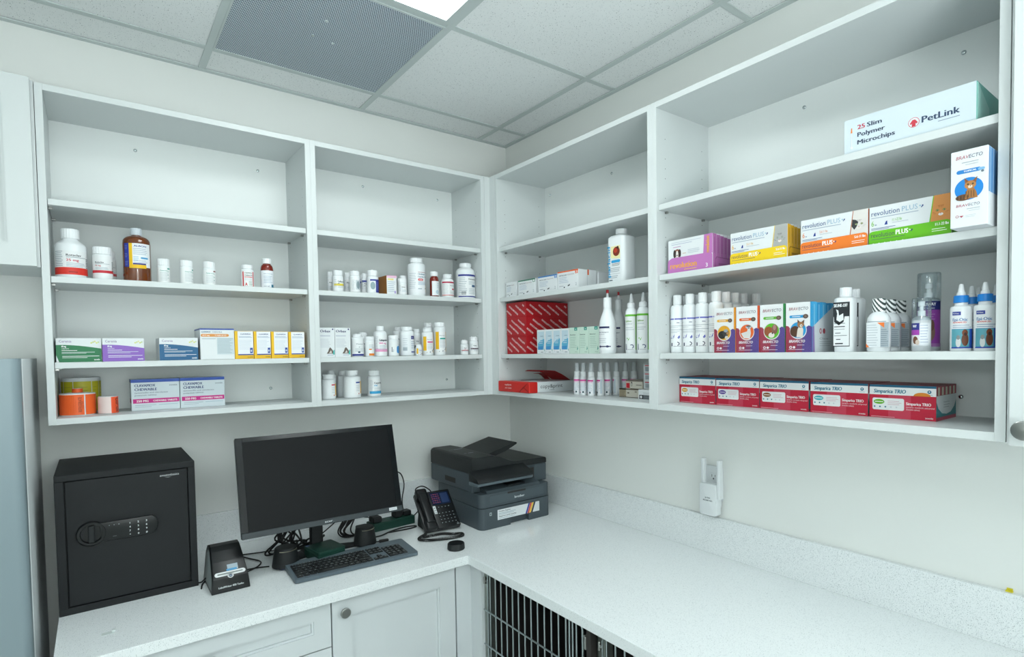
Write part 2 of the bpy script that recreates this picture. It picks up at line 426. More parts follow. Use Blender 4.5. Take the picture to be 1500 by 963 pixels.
open_cabinet('white open shelf cabinet on the back wall next to the corner, full of pill bottles', (XC, 0, ZB), 0, X2-XC, DL, [(.304, 2.390), (.673, 2.386), (.706, 1.517)])
Y3 = -.3075
open_cabinet('white open shelf cabinet on the right wall beside the corner, holding red cartons', (0, Y3, ZB), -pi/2, Y3-YC, DR, [(.060, 2.392), (.464, 2.392)])
open_cabinet('white open shelf cabinet on the right wall, with colourful pet medicine cartons', (0, YC, ZB), -pi/2, YC-YD, DR, [(.360, 2.385), (.761, 2.382), (.763, 1.519)])
# corner filler posts
struct('trim_3', B((X2, -DR, -DL, -DL+.018, ZB, ZT)), M_CAB)
struct('trim_4', B((-DR, -DR+.018, Y3, -DL, ZB, ZT)), M_CAB)
def shaker(bm, x0, x1, z0, z1, yf, th=.02, rail=.062, rec=.008, lip=.006, yoff=0):
    """panel door front facing -y with a recessed centre and a small moulded step"""
    addbox(bm, x0, x1, yf+th-.008, yf+th, z0, z1)
    a, b, c, d = x0+rail, x1-rail, z0+rail, z1-rail
    addbox(bm, x0, a, yf, yf+th-.008, z0, z1); addbox(bm, b, x1, yf, yf+th-.008, z0, z1)
    addbox(bm, a, b, yf, yf+th-.008, z0, c); addbox(bm, a, b, yf, yf+th-.008, d, z1)
    s = .006
    for q0, q1, r0, r1 in ((a, b, d-s, d), (a, b, c, c+s), (a, a+s, c+s, d-s), (b-s, b, c+s, d-s)): addbox(bm, q0, q1, yf+.004, yf+th-.008, r0, r1)
def knob(parent, x, y, z, r=.016, label=None):
    bm = bmesh.new(); lathe(bm, [(0, .026), (r*.86, .026), (r, .024), (r, .019), (r*.8, .015), (.006, .012), (.006, .0)], 24)
    bmesh.ops.rotate(bm, verts=bm.verts, matrix=Matrix.Rotation(pi/2, 3, 'X')); bmesh.ops.translate(bm, verts=bm.verts, vec=(x, y, z))
    return link('knob', bm, M_STEEL, parent, smooth=True)
# closed cabinet above the fridge
t = thing('wall_cabinet', 'closed white wall cabinet with a panel door above the fridge', 'wall cabinet', (XA-.0015, 0, 1.917))
H = ZT-1.917+.002; W = .76
link('body', B((-W, 0, -DL+.002, 0, 0, H)), M_CAB, t)
bm = bmesh.new(); shaker(bm, -.378, -.007, 0, H, -.2925, rail=.060); d_ = link('door', bm, M_CAB, t); knob(d_, -.35, -.2925, .04)
bm = bmesh.new(); shaker(bm, -W, -.381, 0, H, -.2925, rail=.060); d_ = link('door', bm, M_CAB, t); knob(d_, -.41, -.2925, .04)
# closed cabinet at the right end
t = thing('wall_cabinet', 'closed white wall cabinet door with a round knob at the right edge', 'wall cabinet', (0, YD-.0015, ZB-.002), -pi/2)
H = ZT-ZB+.002
link('body', B((0, .76, -DR+.002, 0, 0, H)), M_CAB, t)
bm = bmesh.new(); shaker(bm, .0085, .38, 0, H, -.311, rail=.075); d_ = link('door', bm, M_CAB, t); knob(d_, .034, -.311, .034, .019)
bm = bmesh.new(); shaker(bm, .383, .757, 0, H, -.311, rail=.075); link('door', bm, M_CAB, t)

# ------------------------------------------------------------------ worktop, splashback, base cabinets, kennels
ZK = .914; XK, YK = -.7027, -.7109; XE = -1.852
bm = bmesh.new()
prism(bm, [(XE, -.0005), (XE, YK), (XK, YK), (XK, -3.2), (-.0005, -3.2), (-.0005, -.0005)], 'z', ZK-.0320, ZK)
o = link('countertop', bm, M_QUARTZ); tag(o, 'L-shaped white speckled quartz countertop running along both walls', 'countertop')
bv = o.modifiers.new('b', 'BEVEL'); bv.width = .0015; bv.segments = 2
tag(link('backsplash', B((XE, -.019, -.0185, -.0005, ZK, 1.048), bev=.001), M_QUARTZ), 'low white quartz backsplash along the back wall behind the safe and monitor', 'backsplash')
tag(link('backsplash', B((-.0185, -.0005, -3.2, -.0005, ZK, 1.048), bev=.001), M_QUARTZ), 'low white quartz backsplash along the right wall under the outlet', 'backsplash')
ZU = ZK-.0325; FY = -.680
# drawer cabinet
t = thing('drawer_cabinet', 'pale grey base cabinet with stacked drawers under the safe', 'base cabinet', (-1.5185, 0, 0))
link('body', B((-.333, .331, FY+.0215, -.001, .1, ZU)), M_BASE, t); link('toe_kick', B((-.333, .331, FY+.08, -.05, 0, .0995)), M_BASE, t)
for z0, z1 in ((.7325, ZU-.004), (.42, .7285), (.108, .416)):
    bm = bmesh.new(); shaker(bm, -.331, .3305, z0, z1, FY, rail=.052 if z1 > .8 else .06)
    dr = link('drawer', bm, M_BASE, t); knob(dr, 0, FY, (z0+z1)/2)
t = thing('base_cabinet', 'pale grey base cabinet with one panel door, left of the inner corner', 'base cabinet', (-.957, 0, 0))
link('body', B((-.228, .222, FY+.0215, -.001, .1, ZU)), M_BASE, t); link('toe_kick', B((-.228, .222, FY+.08, -.05, 0, .0995)), M_BASE, t)
bm = bmesh.new(); shaker(bm, -.2265, .2145, .108, ZU-.004, FY, rail=.062); dr = link('door', bm, M_BASE, t); knob(dr, -.2265+.036, FY, .833)
t = thing('corner_filler', 'plain pale grey filler boards closing the inner corner under the countertop', 'filler panel', (0, 0, 0))
link('board', B((-.7345, -.6555, FY+.004, FY+.022, .0, ZU)), M_BASE, t)
link('board', B((-.6725, -.6555, -.7475, FY+.0035, .0, ZU)), M_BASE, t)
# kennels
def kennel(y0, y1, label, bars, extra, rz_):
    t = thing('kennel', label, 'kennel', (0, y0, 0), -pi/2)
    W = abs(y1-y0); fx = .655
    def b(*a): return B(*a)
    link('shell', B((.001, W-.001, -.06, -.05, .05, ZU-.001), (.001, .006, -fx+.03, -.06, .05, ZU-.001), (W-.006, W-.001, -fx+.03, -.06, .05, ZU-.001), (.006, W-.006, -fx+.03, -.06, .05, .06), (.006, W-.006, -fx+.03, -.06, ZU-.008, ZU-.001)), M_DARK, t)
    link('stile', B((.0005, .027, -fx-.005, -fx+.03, 0, ZU-.001), bev=.002), M_STILE, t)
    link('stile', B((W-.022, W-.0005, -fx-.005, -fx+.03, 0, ZU-.001), bev=.002), M_STILE, t)
    bm = bmesh.new(); lo, hi = bars[0]-.015, W-.034; zt = .862; yy = -fx-.010; r = .0032
    zb = .10
    tube(bm, [(lo, yy, zb), (lo, yy, zt-.014), (lo+.004, yy, zt-.004), (lo+.014, yy, zt), (hi-.014, yy, zt), (hi-.004, yy, zt-.004), (hi, yy, zt-.014), (hi, yy, zb), (lo, yy, zb)], r, 8, 0)
    d = link('cage_door', bm, M_WIRE, t, smooth=True)
    me = None
    for x in bars+extra:
        if me is None:
            o = link('vertical_bar', T([(0, yy, zb), (0, yy, zt)], r=.0027, sub=0), M_WIRE, d, smooth=True); me = o.data
        else:
            o = bpy.data.objects.new('vertical_bar', me); C.objects.link(o); o.parent = d
        o.location = (x, 0, 0)
    for z in (.725, .60, .475, .35, .225):
        link('cross_wire', T([(lo-.02, yy-.0045, z), (hi+.004, yy-.0045, z)], r=.0026, sub=0), M_WIRE, d, smooth=True)
    for z in (.83, .3):
        bm = bmesh.new(); addbox(bm, .012, lo+.002, yy-.004, yy+.004, z-.004, z+.004, bev=.002); addbox(bm, .01, .018, yy-.006, yy+.008, z-.014, z+.014, bev=.003)
        link('hinge', bm, M_STEEL, t)
    bm = bmesh.new(); addbox(bm, W-.031, W-.012, yy-.003, yy+.006, .83, .838, bev=.0015); addbox(bm, W-.020, W-.012, yy-.010, yy+.006, .80, .838, bev=.002)
    link('latch', bm, M_STEEL, t)
    return t
bars = [.0465+.03395*k for k in range(13)]
kennel(-.748, -1.309, 'steel barred kennel under the worktop, nearest the corner', bars, [bars[-1]+.0157, bars[-1]+.030, bars[-1]+.0465], 0)
kennel(-1.330, -1.93, 'steel barred kennel under the worktop, cut by the bottom edge of the picture', [.040+.034*k for k in range(14)], [.040+.034*13+.0157, .040+.034*13+.030], 0)
tag(link('support_post', B((-.685, -.66, -1.3285, -1.3105, 0, ZU), bev=.001), M_DARK), 'dark post between the two kennels', 'post')
# refrigerator
t = thing('refrigerator', 'tall plain grey fridge at the left edge below the closed cabinet', 'fridge', (-2.256, -.02, 0))
bm = bmesh.new(); prism(bm, rrect(-.36, .36, -.468, 0, .008), 'z', .02, 1.651); link('body', bm, mat('fridge_side_lit', '#e3e9ea', .5), t, smooth=True)  # body colour paled to paint in light the narrow gap lacks
bm = bmesh.new(); prism(bm, rrect(-.36, .36, -.53, -.472, .020), 'z', .05, 1.652); dr = link('door', bm, M_FRIDGE, t, smooth=True)
link('handle', B((-.33, -.31, -.57, -.55, .7, 1.4), (-.33, -.31, -.5505, -.529, .7, .72), (-.33, -.31, -.5505, -.529, 1.38, 1.4), bev=.003), M_STEEL, dr)

# ------------------------------------------------------------------ safe
t = thing('safe', 'black electronic safe with keypad and turn knob on the worktop', 'safe', (-1.6788, -.036, ZK))
w, h, yf = .3435, .4035, -.343
link('body', B((-w/2, w/2, yf+.012, 0, .0, h), (-w/2, w/2, yf, yf+.0121, 0, .020), (-w/2, w/2, yf, yf+.0121, h-.018, h), (-w/2, -w/2+.021, yf, yf+.0121, .020, h-.018), (w/2-.019, w/2, yf, yf+.0121, .020, h-.018), bev=.001), M_BLK, t)
d = link('door', B((-w/2+.0235, w/2-.0215, yf+.003, yf+.0118, .0225, h-.0205), bev=.001), M_BLK, t)
c = Cv(); c.text('amazonbasics', .2505, .3655, .0072, '#d9dee0', w=.050); c.poly([(.262, .3625), (.272, .361), (.281, .3625), (.272, .3618)], '#d9dee0')
c.build('lettering', d, lambda u, v, e: (u-w/2, yf+.003-e, v), 'white lettering')
kp = bmesh.new(); kx, kz = -1.7713+1.6788, .225
prism(kp, [(kx+.02, kz-.0275), (.055, kz-.0275), (.066, kz-.018), (.070, kz), (.066, kz+.018), (.055, kz+.0275), (kx+.02, kz+.0275)], 'y', yf-.006, yf+.003, bev=.002)
q = bmesh.new(); lathe(q, [(0, 0), (.036, 0), (.036, .006), (.033, .010), (.027, .010), (.025, .003), (0, .003)], 32); bmesh.ops.rotate(q, verts=q.verts, matrix=Matrix.Rotation(pi/2, 3, 'X')); bmesh.ops.translate(q, verts=q.verts, vec=(kx, yf+.003, kz)); merge(kp, q)
kpo = link('keypad', kp, M_BLK2, d, smooth=True)
link('turn_knob', B((kx-.0075, kx+.0075, yf-.016, yf-.0005, kz-.024, kz+.024), bev=.003, seg=2), M_BLKM, kpo)
c = Cv(); X0 = -1.680+1.6788
for i in range(3):
    for j in range(4): c.text('147*2580369#'[i*4+j], X0+i*.0205, kz+.0125-j*.0117, .0052, '#e8eef0', al='c', bold=True)
for i in range(3): c.ell(X0-.0495+i*.0115, kz+.017, .0012, .0012, '#9aa2a5')
c.rect(X0-.042, X0-.033, kz-.0172, kz-.0163, '#8b9396')
c.build('keypad_digits', kpo, lambda u, v, e: (u, yf-.0062-e, v), 'white digits')
# ------------------------------------------------------------------ label printer
t = thing('label_printer', 'small black label printer with a silver feed slot, right of the safe', 'label printer', (-1.433, -.497, ZK))
prof = [(0, .004), (.002, 0), (.165, 0), (.168, .004), (.166, .095), (.150, .116), (.118, .125), (.095, .1225), (.075, .111), (.044, .0855), (.004, .046)]
bm = bmesh.new(); n = len(prof)
def taper(zz): return .0545-.0125*(zz/.125)
A = [bm.verts.new((-taper(z), y, z)) for y, z in prof]; Bq = [bm.verts.new((taper(z), y, z)) for y, z in prof]
bm.faces.new(A); bm.faces.new(Bq[::-1])
for i in range(n): bm.faces.new((A[i], Bq[i], Bq[(i+1) % n], A[(i+1) % n]))
bmesh.ops.recalc_face_normals(bm, faces=bm.faces); bmesh.ops.bevel(bm, geom=list(bm.edges), offset=.006, segments=3, profile=.5, affect='EDGES', clamp_overlap=True)
bd = link('body', bm, M_BLK2, t, smooth=True)
bm = bmesh.new()   # grey side cheek
for sg in (-1, 1):
    pts = [(.014, .010), (.152, .010), (.150, .088), (.120, .110), (.096, .108), (.060, .078), (.020, .044)]
    vs = [bm.verts.new((sg*(taper(z)+.0006), y, z)) for y, z in pts]; bm.faces.new(vs)
link('side_cheek', bm, mat('cheek_grey', '#8b9494', .4), t)
ang = math.atan2(.080-.056, .045-.022)
c = Cv(); c.bar(-.0435, .0435, -.006, .008, '#dfe3e4', 1); c.bar(-.036, .036, -.001, .0035, '#7f8886', 2); c.ell(0, -.0075, .0085, .0085, '#dfe3e4', 1); c.ell(0, -.0085, .005, .005, '#1d2b45', 3); c.ell(0, -.0085, .0042, .0018, '#8da2b4', 4)
c.build('feed_slot', t, lambda u, v, e: (u, .0125+v*.69-e*.72, .0545+v*.72+e*.69), 'silver feed slot')
c = Cv(); c.text('LabelWriter 450 Turbo', 0, .013, .0058, '#dfe5e7', al='c', w=.070, bold=True)
c.build('lettering', t, lambda u, v, e: (u, .0002-e, v+.003))
c = Cv(); c.rect(-.006, .024, 0, .020, '#9fb0bb', 1); c.rect(-.009, .020, -.001, .0055, '#3f93c4', 2)
c.build('label_strip', t, lambda u, v, e: (u, .0195+v*.69-e*.72, .0615+v*.72+e*.69), 'pale label with a blue stripe')
# ------------------------------------------------------------------ monitor
t = thing('monitor', 'wide black computer monitor, switched off, tilted back on its stand', 'monitor', (-1.117, -.31, ZK), rad(-1.711))
tl = rad(14.733); MW, MH = .545, .3277
def mo(u, v, e): # on the screen plane: u right, v up, e towards the viewer
    y0 = -.4366+.31; z0 = 1.2179-ZK
    return (u, y0+v*sin(tl)-e*cos(tl), z0+v*cos(tl)+e*sin(tl))
def mbox(bm, u0, u1, v0, v1, e0, e1, bev=0, mi=0):
    q = bmesh.new(); addbox(q, u0, u1, v0, v1, e0, e1, bev=bev)
    for v in q.verts: v.co = Vector(mo(*v.co))
    merge(bm, q, mi)
bm = bmesh.new(); mbox(bm, -MW/2, MW/2, -MH/2, MH/2, -.022, -.004, .003); mbox(bm, -.17, .17, -.11, .10, -.045, -.022, .012)
link('housing', bm, M_BLK2, t)
bm = bmesh.new(); bz = .0215
mbox(bm, -MW/2, -MW/2+bz, -MH/2+.0195, MH/2, -.004, 0, .0008); mbox(bm, MW/2-bz, MW/2, -MH/2+.0195, MH/2, -.004, 0, .0008); mbox(bm, -MW/2+bz, MW/2-bz, MH/2-.0155, MH/2, -.004, 0, .0008)
link('bezel', bm, M_BEZEL, t)
bm = bmesh.new(); mbox(bm, -MW/2+bz, MW/2-bz, -MH/2+.0195, MH/2-.0155, -.004, -.0012); link('screen', bm, M_SCREEN, t)
bm = bmesh.new(); mbox(bm, -MW/2, MW/2, -MH/2, -MH/2+.0190, -.004, .0012, .0012); ch = link('chin', bm, M_CHIN, t)
c = Cv(); c.text('acer', 0, -MH/2+.0065, .0068, '#d2d8da', al='c', w=.026, bold=True, shear=.15); c.build('lettering', ch, lambda u, v, e: mo(u, v, .0013+e))
c = Cv(); c.rect(MW/2-.052, MW/2-.022, -MH/2+.006, -MH/2+.0165, '#e9eef0', 1); c.text('ENERGY', MW/2-.037, -MH/2+.0088, .0046, '#59666c', 2, al='c', w=.024); c.build('sticker', t, lambda u, v, e: mo(u, v, .0014+e), 'small white sticker')
bm = bmesh.new(); addbox(bm, -.022, .022, -.015, .012, .008, .20, bev=.004); addbox(bm, -.05, .05, -.05, .035, 0, .012, bev=.004)
prism(bm, [(-.045, -.04), (-.155, -.07), (-.165, -.055), (-.05, .02)], 'z', 0, .012, bev=.002); prism(bm, [(.045, -.04), (.05, .02), (.165, -.02), (.155, -.038)], 'z', 0, .012, bev=.002)
mbox(bm, -.03, .03, -.06, .06, -.085, -.045, .004)
addbox(bm, -.016, .016, -.07, .0, .17, .23, bev=.004)
link('stand', bm, M_BLKM, t, smooth=True)
# ------------------------------------------------------------------ speakers
def speaker(x, y, r, h, label, rz=0):
    t = thing('desk_speaker', label, 'speaker', (x, y, ZK), rz, 'desk speakers')
    bm = bmesh.new(); lathe(bm, [(0, .006), (r, .006), (r*1.0, .010), (r*.83, h-.012), (r*.78, h-.003), (r*.70, h), (0, h+.001)], 36); link('body', bm, M_BLKM, t, smooth=True)
    bm = bmesh.new(); lathe(bm, [(r*.62, 0), (r*.72, .0), (r*.74, .0058), (0, .0058)], 28); link('foot_ring', bm, mat('blue_foot', '#27357a', .4), t)
    bm = bmesh.new(); N = 16
    pts = [((r*.815)*sin(rad(-55+110*i/N)), -(r*.815)*cos(rad(-55+110*i/N)), h-.0085) for i in range(N+1)]; tube(bm, pts, .0013, 6, 0)
    link('silver_trim', bm, mat('satin_silver', '#b8b39d', .3, .8), t)
speaker(-1.245, -.390, .0445, .0705, 'black cone desk speaker between the label printer and the green box', rad(10))
speaker(-.947, -.353, .0425, .0725, 'black cone desk speaker behind the keyboard, right of the green box', rad(18))
# ------------------------------------------------------------------ green mini box
t = thing('mini_computer', 'small dark green box behind the keyboard, under the monitor', 'electronic box', (-1.109, -.383, ZK), rad(10))
bm = bmesh.new(); prism(bm, rrect(-.052, .052, -.055, .055, .006), 'z', .002, .026); prism(bm, rrect(-.052, .052, -.055, .055, .006), 'z', .0265, .040, bev=.0015)
gb = link('case', bm, M_GREEN, t, smooth=True)
c = Cv(); c.rect(-.049, -.036, .040, .051, '#2456a8'); c.text('i5', -.047, .042, .006, '#cfe0f0'); c.text('lenovo', .0, .0, .006, '#24594a', al='c', w=.04); c.build('sticker', t, lambda u, v, e: (u, v, .040+e), 'blue sticker')
c = Cv(); c.ell(.0, .016, .0035, .0035, '#9bd25a'); c.build('power_button', t, lambda u, v, e: (u, -.055-e, v))
# ------------------------------------------------------------------ keyboard
t = thing('keyboard', 'slate grey full-size keyboard with black keys in front of the monitor', 'keyboard', (-1.0485, -.5035, ZK), rad(-2.4))
kw, kd = .424, .160
def kz_(y): return .0135+(y+kd/2)*.045
bm = bmesh.new()
A = rrect(-kw/2, kw/2, -kd/2, kd/2, .008, 5)
lo_ = [bm.verts.new((x, y, .002)) for x, y in A]; hi_ = [bm.verts.new((x*.998, y*.998, kz_(y))) for x, y in A]
bm.faces.new(lo_[::-1]); bm.faces.new(hi_)
for i in range(len(A)): bm.faces.new((lo_[i], lo_[(i+1) % len(A)], hi_[(i+1) % len(A)], hi_[i]))
link('case', bm, M_KB, t)
kmesh = {}
def key(x0, x1, y0, y1, sil=False):
    wq, dq = round(x1-x0, 4), round(y1-y0, 4)
    if (wq, dq, sil) not in kmesh:
        bm = bmesh.new(); q = bmesh.new(); addbox(q, -wq/2, wq/2, -dq/2, dq/2, -.001, .0032)
        for v in q.verts:
            if v.co.z > 0: v.co.x *= 1-.0018/wq; v.co.y *= 1-.0018/dq
        merge(bm, q); lt = bmesh.new(); addbox(lt, -.0014, .0014, -.0005, .0019, .0033, .00335); merge(bm, lt, 1)
        o = link('key', bm, [M_KB if sil else M_KEY, pm('#b9c4c9')], t); kmesh[(wq, dq, sil)] = o.data
    else:
        o = bpy.data.objects.new('key', kmesh[(wq, dq, sil)]); C.objects.link(o); o.parent = t
    y = (y0+y1)/2; o.location = ((x0+x1)/2, y, kz_(y)+.0003); o.rotation_euler = (math.atan(.045), 0, 0)
U = .0178; X0, Y0 = -kw/2+.010, -kd/2+.014; g = .0016
rows = [([1.25, 1.25, 1.25, 6.25, 1.25, 1.25, 1.25, 1.25], 0), ([2.25]+[1]*10+[2.75], 1), ([1.75]+[1]*11+[2.25], 2), ([1.5]+[1]*12+[1.5], 3), ([1]*13+[2], 4)]
ux = .0169; uy = .0188
for ws, r in rows:
    x = X0
    for q in ws:
        key(x+g/2, x+q*ux-g/2, Y0+r*uy+g/2, Y0+(r+1)*uy-g/2); x += q*ux
for k in range(14): key(X0+k*ux*15/14+g/2, X0+(k+1)*ux*15/14-g/2, Y0+5*uy+.004, Y0+5*uy+.0145)
XN = X0+15*ux+.004
for k in range(3):
    for r in (3, 4): key(XN+k*ux+g/2, XN+(k+1)*ux-g/2, Y0+r*uy+g/2, Y0+(r+1)*uy-g/2)
    key(XN+k*ux+g/2, XN+(k+1)*ux-g/2, Y0+g/2, Y0+uy-g/2)
    key(XN+k*ux+g/2, XN+(k+1)*ux-g/2, Y0+5*uy+.004, Y0+5*uy+.0145)
key(XN+ux+g/2, XN+2*ux-g/2, Y0+uy+g/2, Y0+2*uy-g/2)
XP = XN+3*ux+.004
for k in range(4):
    for r in range(1, 5):
        if k == 3 and r in (1, 3): continue
        key(XP+k*ux+g/2, XP+(k+1)*ux-g/2, Y0+r*uy+g/2, Y0+(r+(2 if k == 3 and r == 2 else 1))*uy-g/2) if not (k == 3 and r == 4) else key(XP+k*ux+g/2, XP+(k+1)*ux-g/2, Y0+r*uy+g/2, Y0+(r+1)*uy-g/2)
key(XP+g/2, XP+2*ux-g/2, Y0+g/2, Y0+uy-g/2); key(XP+2*ux+g/2, XP+3*ux-g/2, Y0+g/2, Y0+uy-g/2); key(XP+3*ux+g/2, XP+4*ux-g/2, Y0+g/2, Y0+2*uy-g/2)
# ------------------------------------------------------------------ desk phone
t = thing('desk_phone', 'black office desk phone with handset and colour display, left of the printer', 'telephone', (-.640, -.412, ZK), rad(-6))
pa = math.atan2(.118, .125); PL = .178
def ph(u, v, e): return (u, v*cos(pa)-e*sin(pa), .012+v*sin(pa)+e*cos(pa))
def pbox(bm, u0, u1, v0, v1, e0, e1, bev=.002, seg=2):
    q = bmesh.new(); addbox(q, u0, u1, v0, v1, e0, e1, bev=bev, seg=seg)
    for v in q.verts: v.co = Vector(ph(*v.co))
    merge(bm, q)
bm = bmesh.new(); pbox(bm, -.022, .077, 0, PL, -.012, .012); pbox(bm, -.077, -.020, 0, PL, -.012, .006)
base = link('base', bm, M_BLK2, t, smooth=True)
bm = bmesh.new(); prism(bm, [(.02, 0), (.03, .012), (.105, .108), (.115, .100), (.135, .006), (.13, 0)], 'x', -.060, -.045, bev=.002); prism(bm, [(.02, 0), (.03, .012), (.105, .108), (.115, .100), (.135, .006), (.13, 0)], 'x', .045, .060, bev=.002); addbox(bm, -.06, .06, .118, .134, 0, .008, bev=.002)
link('stand', bm, M_BLKM, t)
bm = bmesh.new(); pbox(bm, -.076, -.028, -.006, .045, .004, .034, .009, 3); pbox(bm, -.076, -.028, .140, .186, .004, .036, .009, 3); pbox(bm, -.071, -.033, .020, .165, .020, .040, .008, 3)
hs = link('handset', bm, M_BLK2, t, smooth=True)
bm = bmesh.new(); pbox(bm, -.014, .068, .108, .168, .0122, .0132, .0004, 1); sc = link('display', bm, mat('phone_display', '#12203a', .12), t)
c = Cv()
for i in range(5):
    for j in range(4): c.rect(-.010+j*.009, -.004+j*.009, .116+i*.010, .121+i*.010, ['#7a2a4c', '#5b2a66', '#8a3350'][(i+j) % 3])
c.rect(.030, .062, .114, .162, '#16305c')
c.build('screen_image', sc, lambda u, v, e: ph(u, v, .0134+e))
c = Cv(); c.rect(-.018, -.006, .066, .104, '#e3e8ea', 1); c.text('123', -.0085, .070, .007, '#39474f', 2, w=.026, rot=pi/2, bold=True); c.build('sticker', t, lambda u, v, e: ph(u, v, .0122+e), 'white sticker')
bmk = None
for i in range(5):
    for j in range(4):
        if bmk is None:
            q = bmesh.new(); addbox(q, -.0052, .0052, -.0034, .0034, 0, .003, bev=.0008); addbox(q, -.0016, .0016, -.0015, .0015, .003, .0031, mi=1)
            o = link('button', q, [M_BLKM, pm('#aab5ba')], t); bmk = o.data
        else: o = bpy.data.objects.new('button', bmk); C.objects.link(o); o.parent = t
        o.location = ph(.0+i*.0150, .020+j*.0150, .0121); o.rotation_euler = (pa, 0, 0)
for i in range(4):
    o = bpy.data.objects.new('button', bmk); C.objects.link(o); o.parent = t; o.location = ph(.006+i*.0150, .094, .0121); o.rotation_euler = (pa, 0, 0)
c = Cv(); c.poly([(.060, .004), (.072, .004), (.066, .014)], '#aab5ba', 1); c.poly([(.0625, .0055), (.0695, .0055), (.066, .0115)], '#0e1113', 2); c.build('emblem', t, lambda u, v, e: ph(u, v, .0122+e))
def helix(path, R, r, pitch, n=5):
    bm0 = []; P = [Vector(p) for p in path]; Q = []
    for i in range(len(P)-1):
        p0 = P[max(i-1, 0)]; p1 = P[i]; p2 = P[i+1]; p3 = P[min(i+2, len(P)-1)]
        for k in range(16):
            s = k/16; Q.append(.5*((2*p1)+(p2-p0)*s+(2*p0-5*p1+4*p2-p3)*s*s+(3*p1-p0-3*p2+p3)*s**3))
    Q.append(P[-1]); L = 0; out = []
    for a, b in zip(Q, Q[1:]):
        d = (b-a); ln = d.length; d.normalize(); s1 = d.cross(Vector((0, 0, 1))).normalized(); s2 = s1.cross(d)
        m = max(1, int(ln/(pitch/7)))
        for k in range(m):
            ph_ = 2*pi*(L+ln*k/m)/pitch; out.append(a+d*ln*k/m+(s1*cos(ph_)+s2*sin(ph_))*R)
        L += ln
    bm = bmesh.new(); tube(bm, out, r, n, 0); return bm
zc_ = ZK+.0072
pc_ = (link('cord', helix([(-.722, -.425, ZK+.012), (-.752, -.432, zc_), (-.768, -.455, zc_), (-.745, -.485, zc_), (-.70, -.505, zc_), (-.65, -.520, zc_), (-.612, -.520, zc_), (-.604, -.496, zc_), (-.635, -.478, zc_), (-.680, -.478, zc_+.010), (-.722, -.478, zc_+.012), (-.745, -.450, zc_+.004), (-.728, -.432, zc_+.01)], .0046, .0017, .0048), M_RUB, smooth=True)); pc_.parent = t; pc_.matrix_parent_inverse = (Matrix.Translation((-.640, -.412, ZK)) @ Matrix.Rotation(rad(-6), 4, 'Z')).inverted()
tag(link('phone_cable', T([(-.700, -.30, 1.050), (-.690, -.27, 1.072), (-.655, -.262, 1.078), (-.632, -.285, 1.062), (-.628, -.292, 1.046)], [(-.66, -.285, 1.02), (-.655, -.24, .98), (-.655, -.16, .925), (-.67, -.08, .922)], r=.0026), M_RUB, smooth=True), 'thin black cable arching over the top of the desk phone', 'cable')
t = thing('round_puck', 'small black round puck in front of the phone cord', 'round device', (-.701, -.622, ZK))
bm = bmesh.new(); lathe(bm, [(0, .0005), (.030, .0005), (.0325, .003), (.0315, .021), (.0295, .0235), (0, .0240)], 32); link('body', bm, M_BLKM, t, smooth=True)
bm = bmesh.new(); lathe(bm, [(.026, .0239), (.026, .0246), (0, .0246)], 28); link('top_disc', bm, M_BLK2, t)
# ------------------------------------------------------------------ multifunction printer
px, py = -.334, -.315
t = thing('printer', 'dark grey multifunction laser printer in the corner of the worktop', 'printer', (px, py, ZK))
def L_(x0, x1, y0, y1, z0, z1): return (x0-px, x1-px, y0-py, y1-py, z0-ZK, z1-ZK)
def pl(bm, x0, x1, y0, y1, z0, z1, r=.02, bev=0): prism(bm, [(x-px, y-py) for x, y in rrect(x0, x1, y0, y1, r, 5)], 'z', z0-ZK, z1-ZK, bev=bev)
bm = bmesh.new()
# lower body with the rounded front
pl(bm, -.520, -.150, -.512, -.135, 1.0045, 1.062, .026, .002)
lower = link('lower_body', bm, M_PRGREY, t, smooth=True)
bm = bmesh.new(); A = rrect(-.520, -.150, -.514, -.135, .026, 5)
for x0, x1 in ((-.520, -.372), (-.274, -.150)):
    cx = -.323
    poly = [(x, y) for x, y in A if (x < -.372 if x1 < -.3 else x > -.274)]
    if x1 < -.3: poly = [(-.372, -.135)]+[p for p in A if p[0] < -.4]+[(-.372, -.514)]
    else: poly = [p for p in A if p[0] > -.25 and p[1] > -.3]+[(-.274, -.135), (-.274, -.514)]+[p for p in A if p[0] > -.25 and p[1] < -.3]
    prism(bm, [(x-px, y-py) for x, y in poly], 'z', .0005, 1.0025-ZK)
addbox(bm, *L_(-.372, -.274, -.514, -.50, .9425, 1.0025)); addbox(bm, *L_(-.372, -.274, -.497, -.135, .9155, 1.0025))
tray = link('paper_tray', bm, M_PRGREY, t)
bm = bmesh.new(); addbox(bm, *L_(-.474, -.190, -.5136, -.5121, 1.0165, 1.052), bev=.0004)
link('front_cover', bm, mat('printer_grey2', '#485359', .5), t)
bm = bmesh.new(); addbox(bm, *L_(-.385, -.290, -.5142, -.5130, 1.049, 1.056)); link('cover_grip', bm, M_DARK, t)
c = Cv(); c.text('brother', -.323, 1.0245, .0105, '#dfe5e8', al='c', w=.052, bold=True); c.build('lettering', t, lambda u, v, e: (u-px, -.5138-py-e, v-ZK), 'white lettering')
c = Cv(); c.rect(-.4385, -.216, .946, .9885, '#e6ebee', 1)
c.text('Genuine Supplies', -.432, .979, .0052, '#46525a', 2, w=.06, bold=True); c.rect(-.432, -.345, .9718, .9738, '#9fb0bd', 2); c.rect(-.432, -.355, .9668, .9684, '#9fb0bd', 2); c.text('Superior print quality', -.432, .9575, .0056, '#46525a', 2, w=.09, bold=True); c.rect(-.432, -.350, .951, .9528, '#9fb0bd', 2)
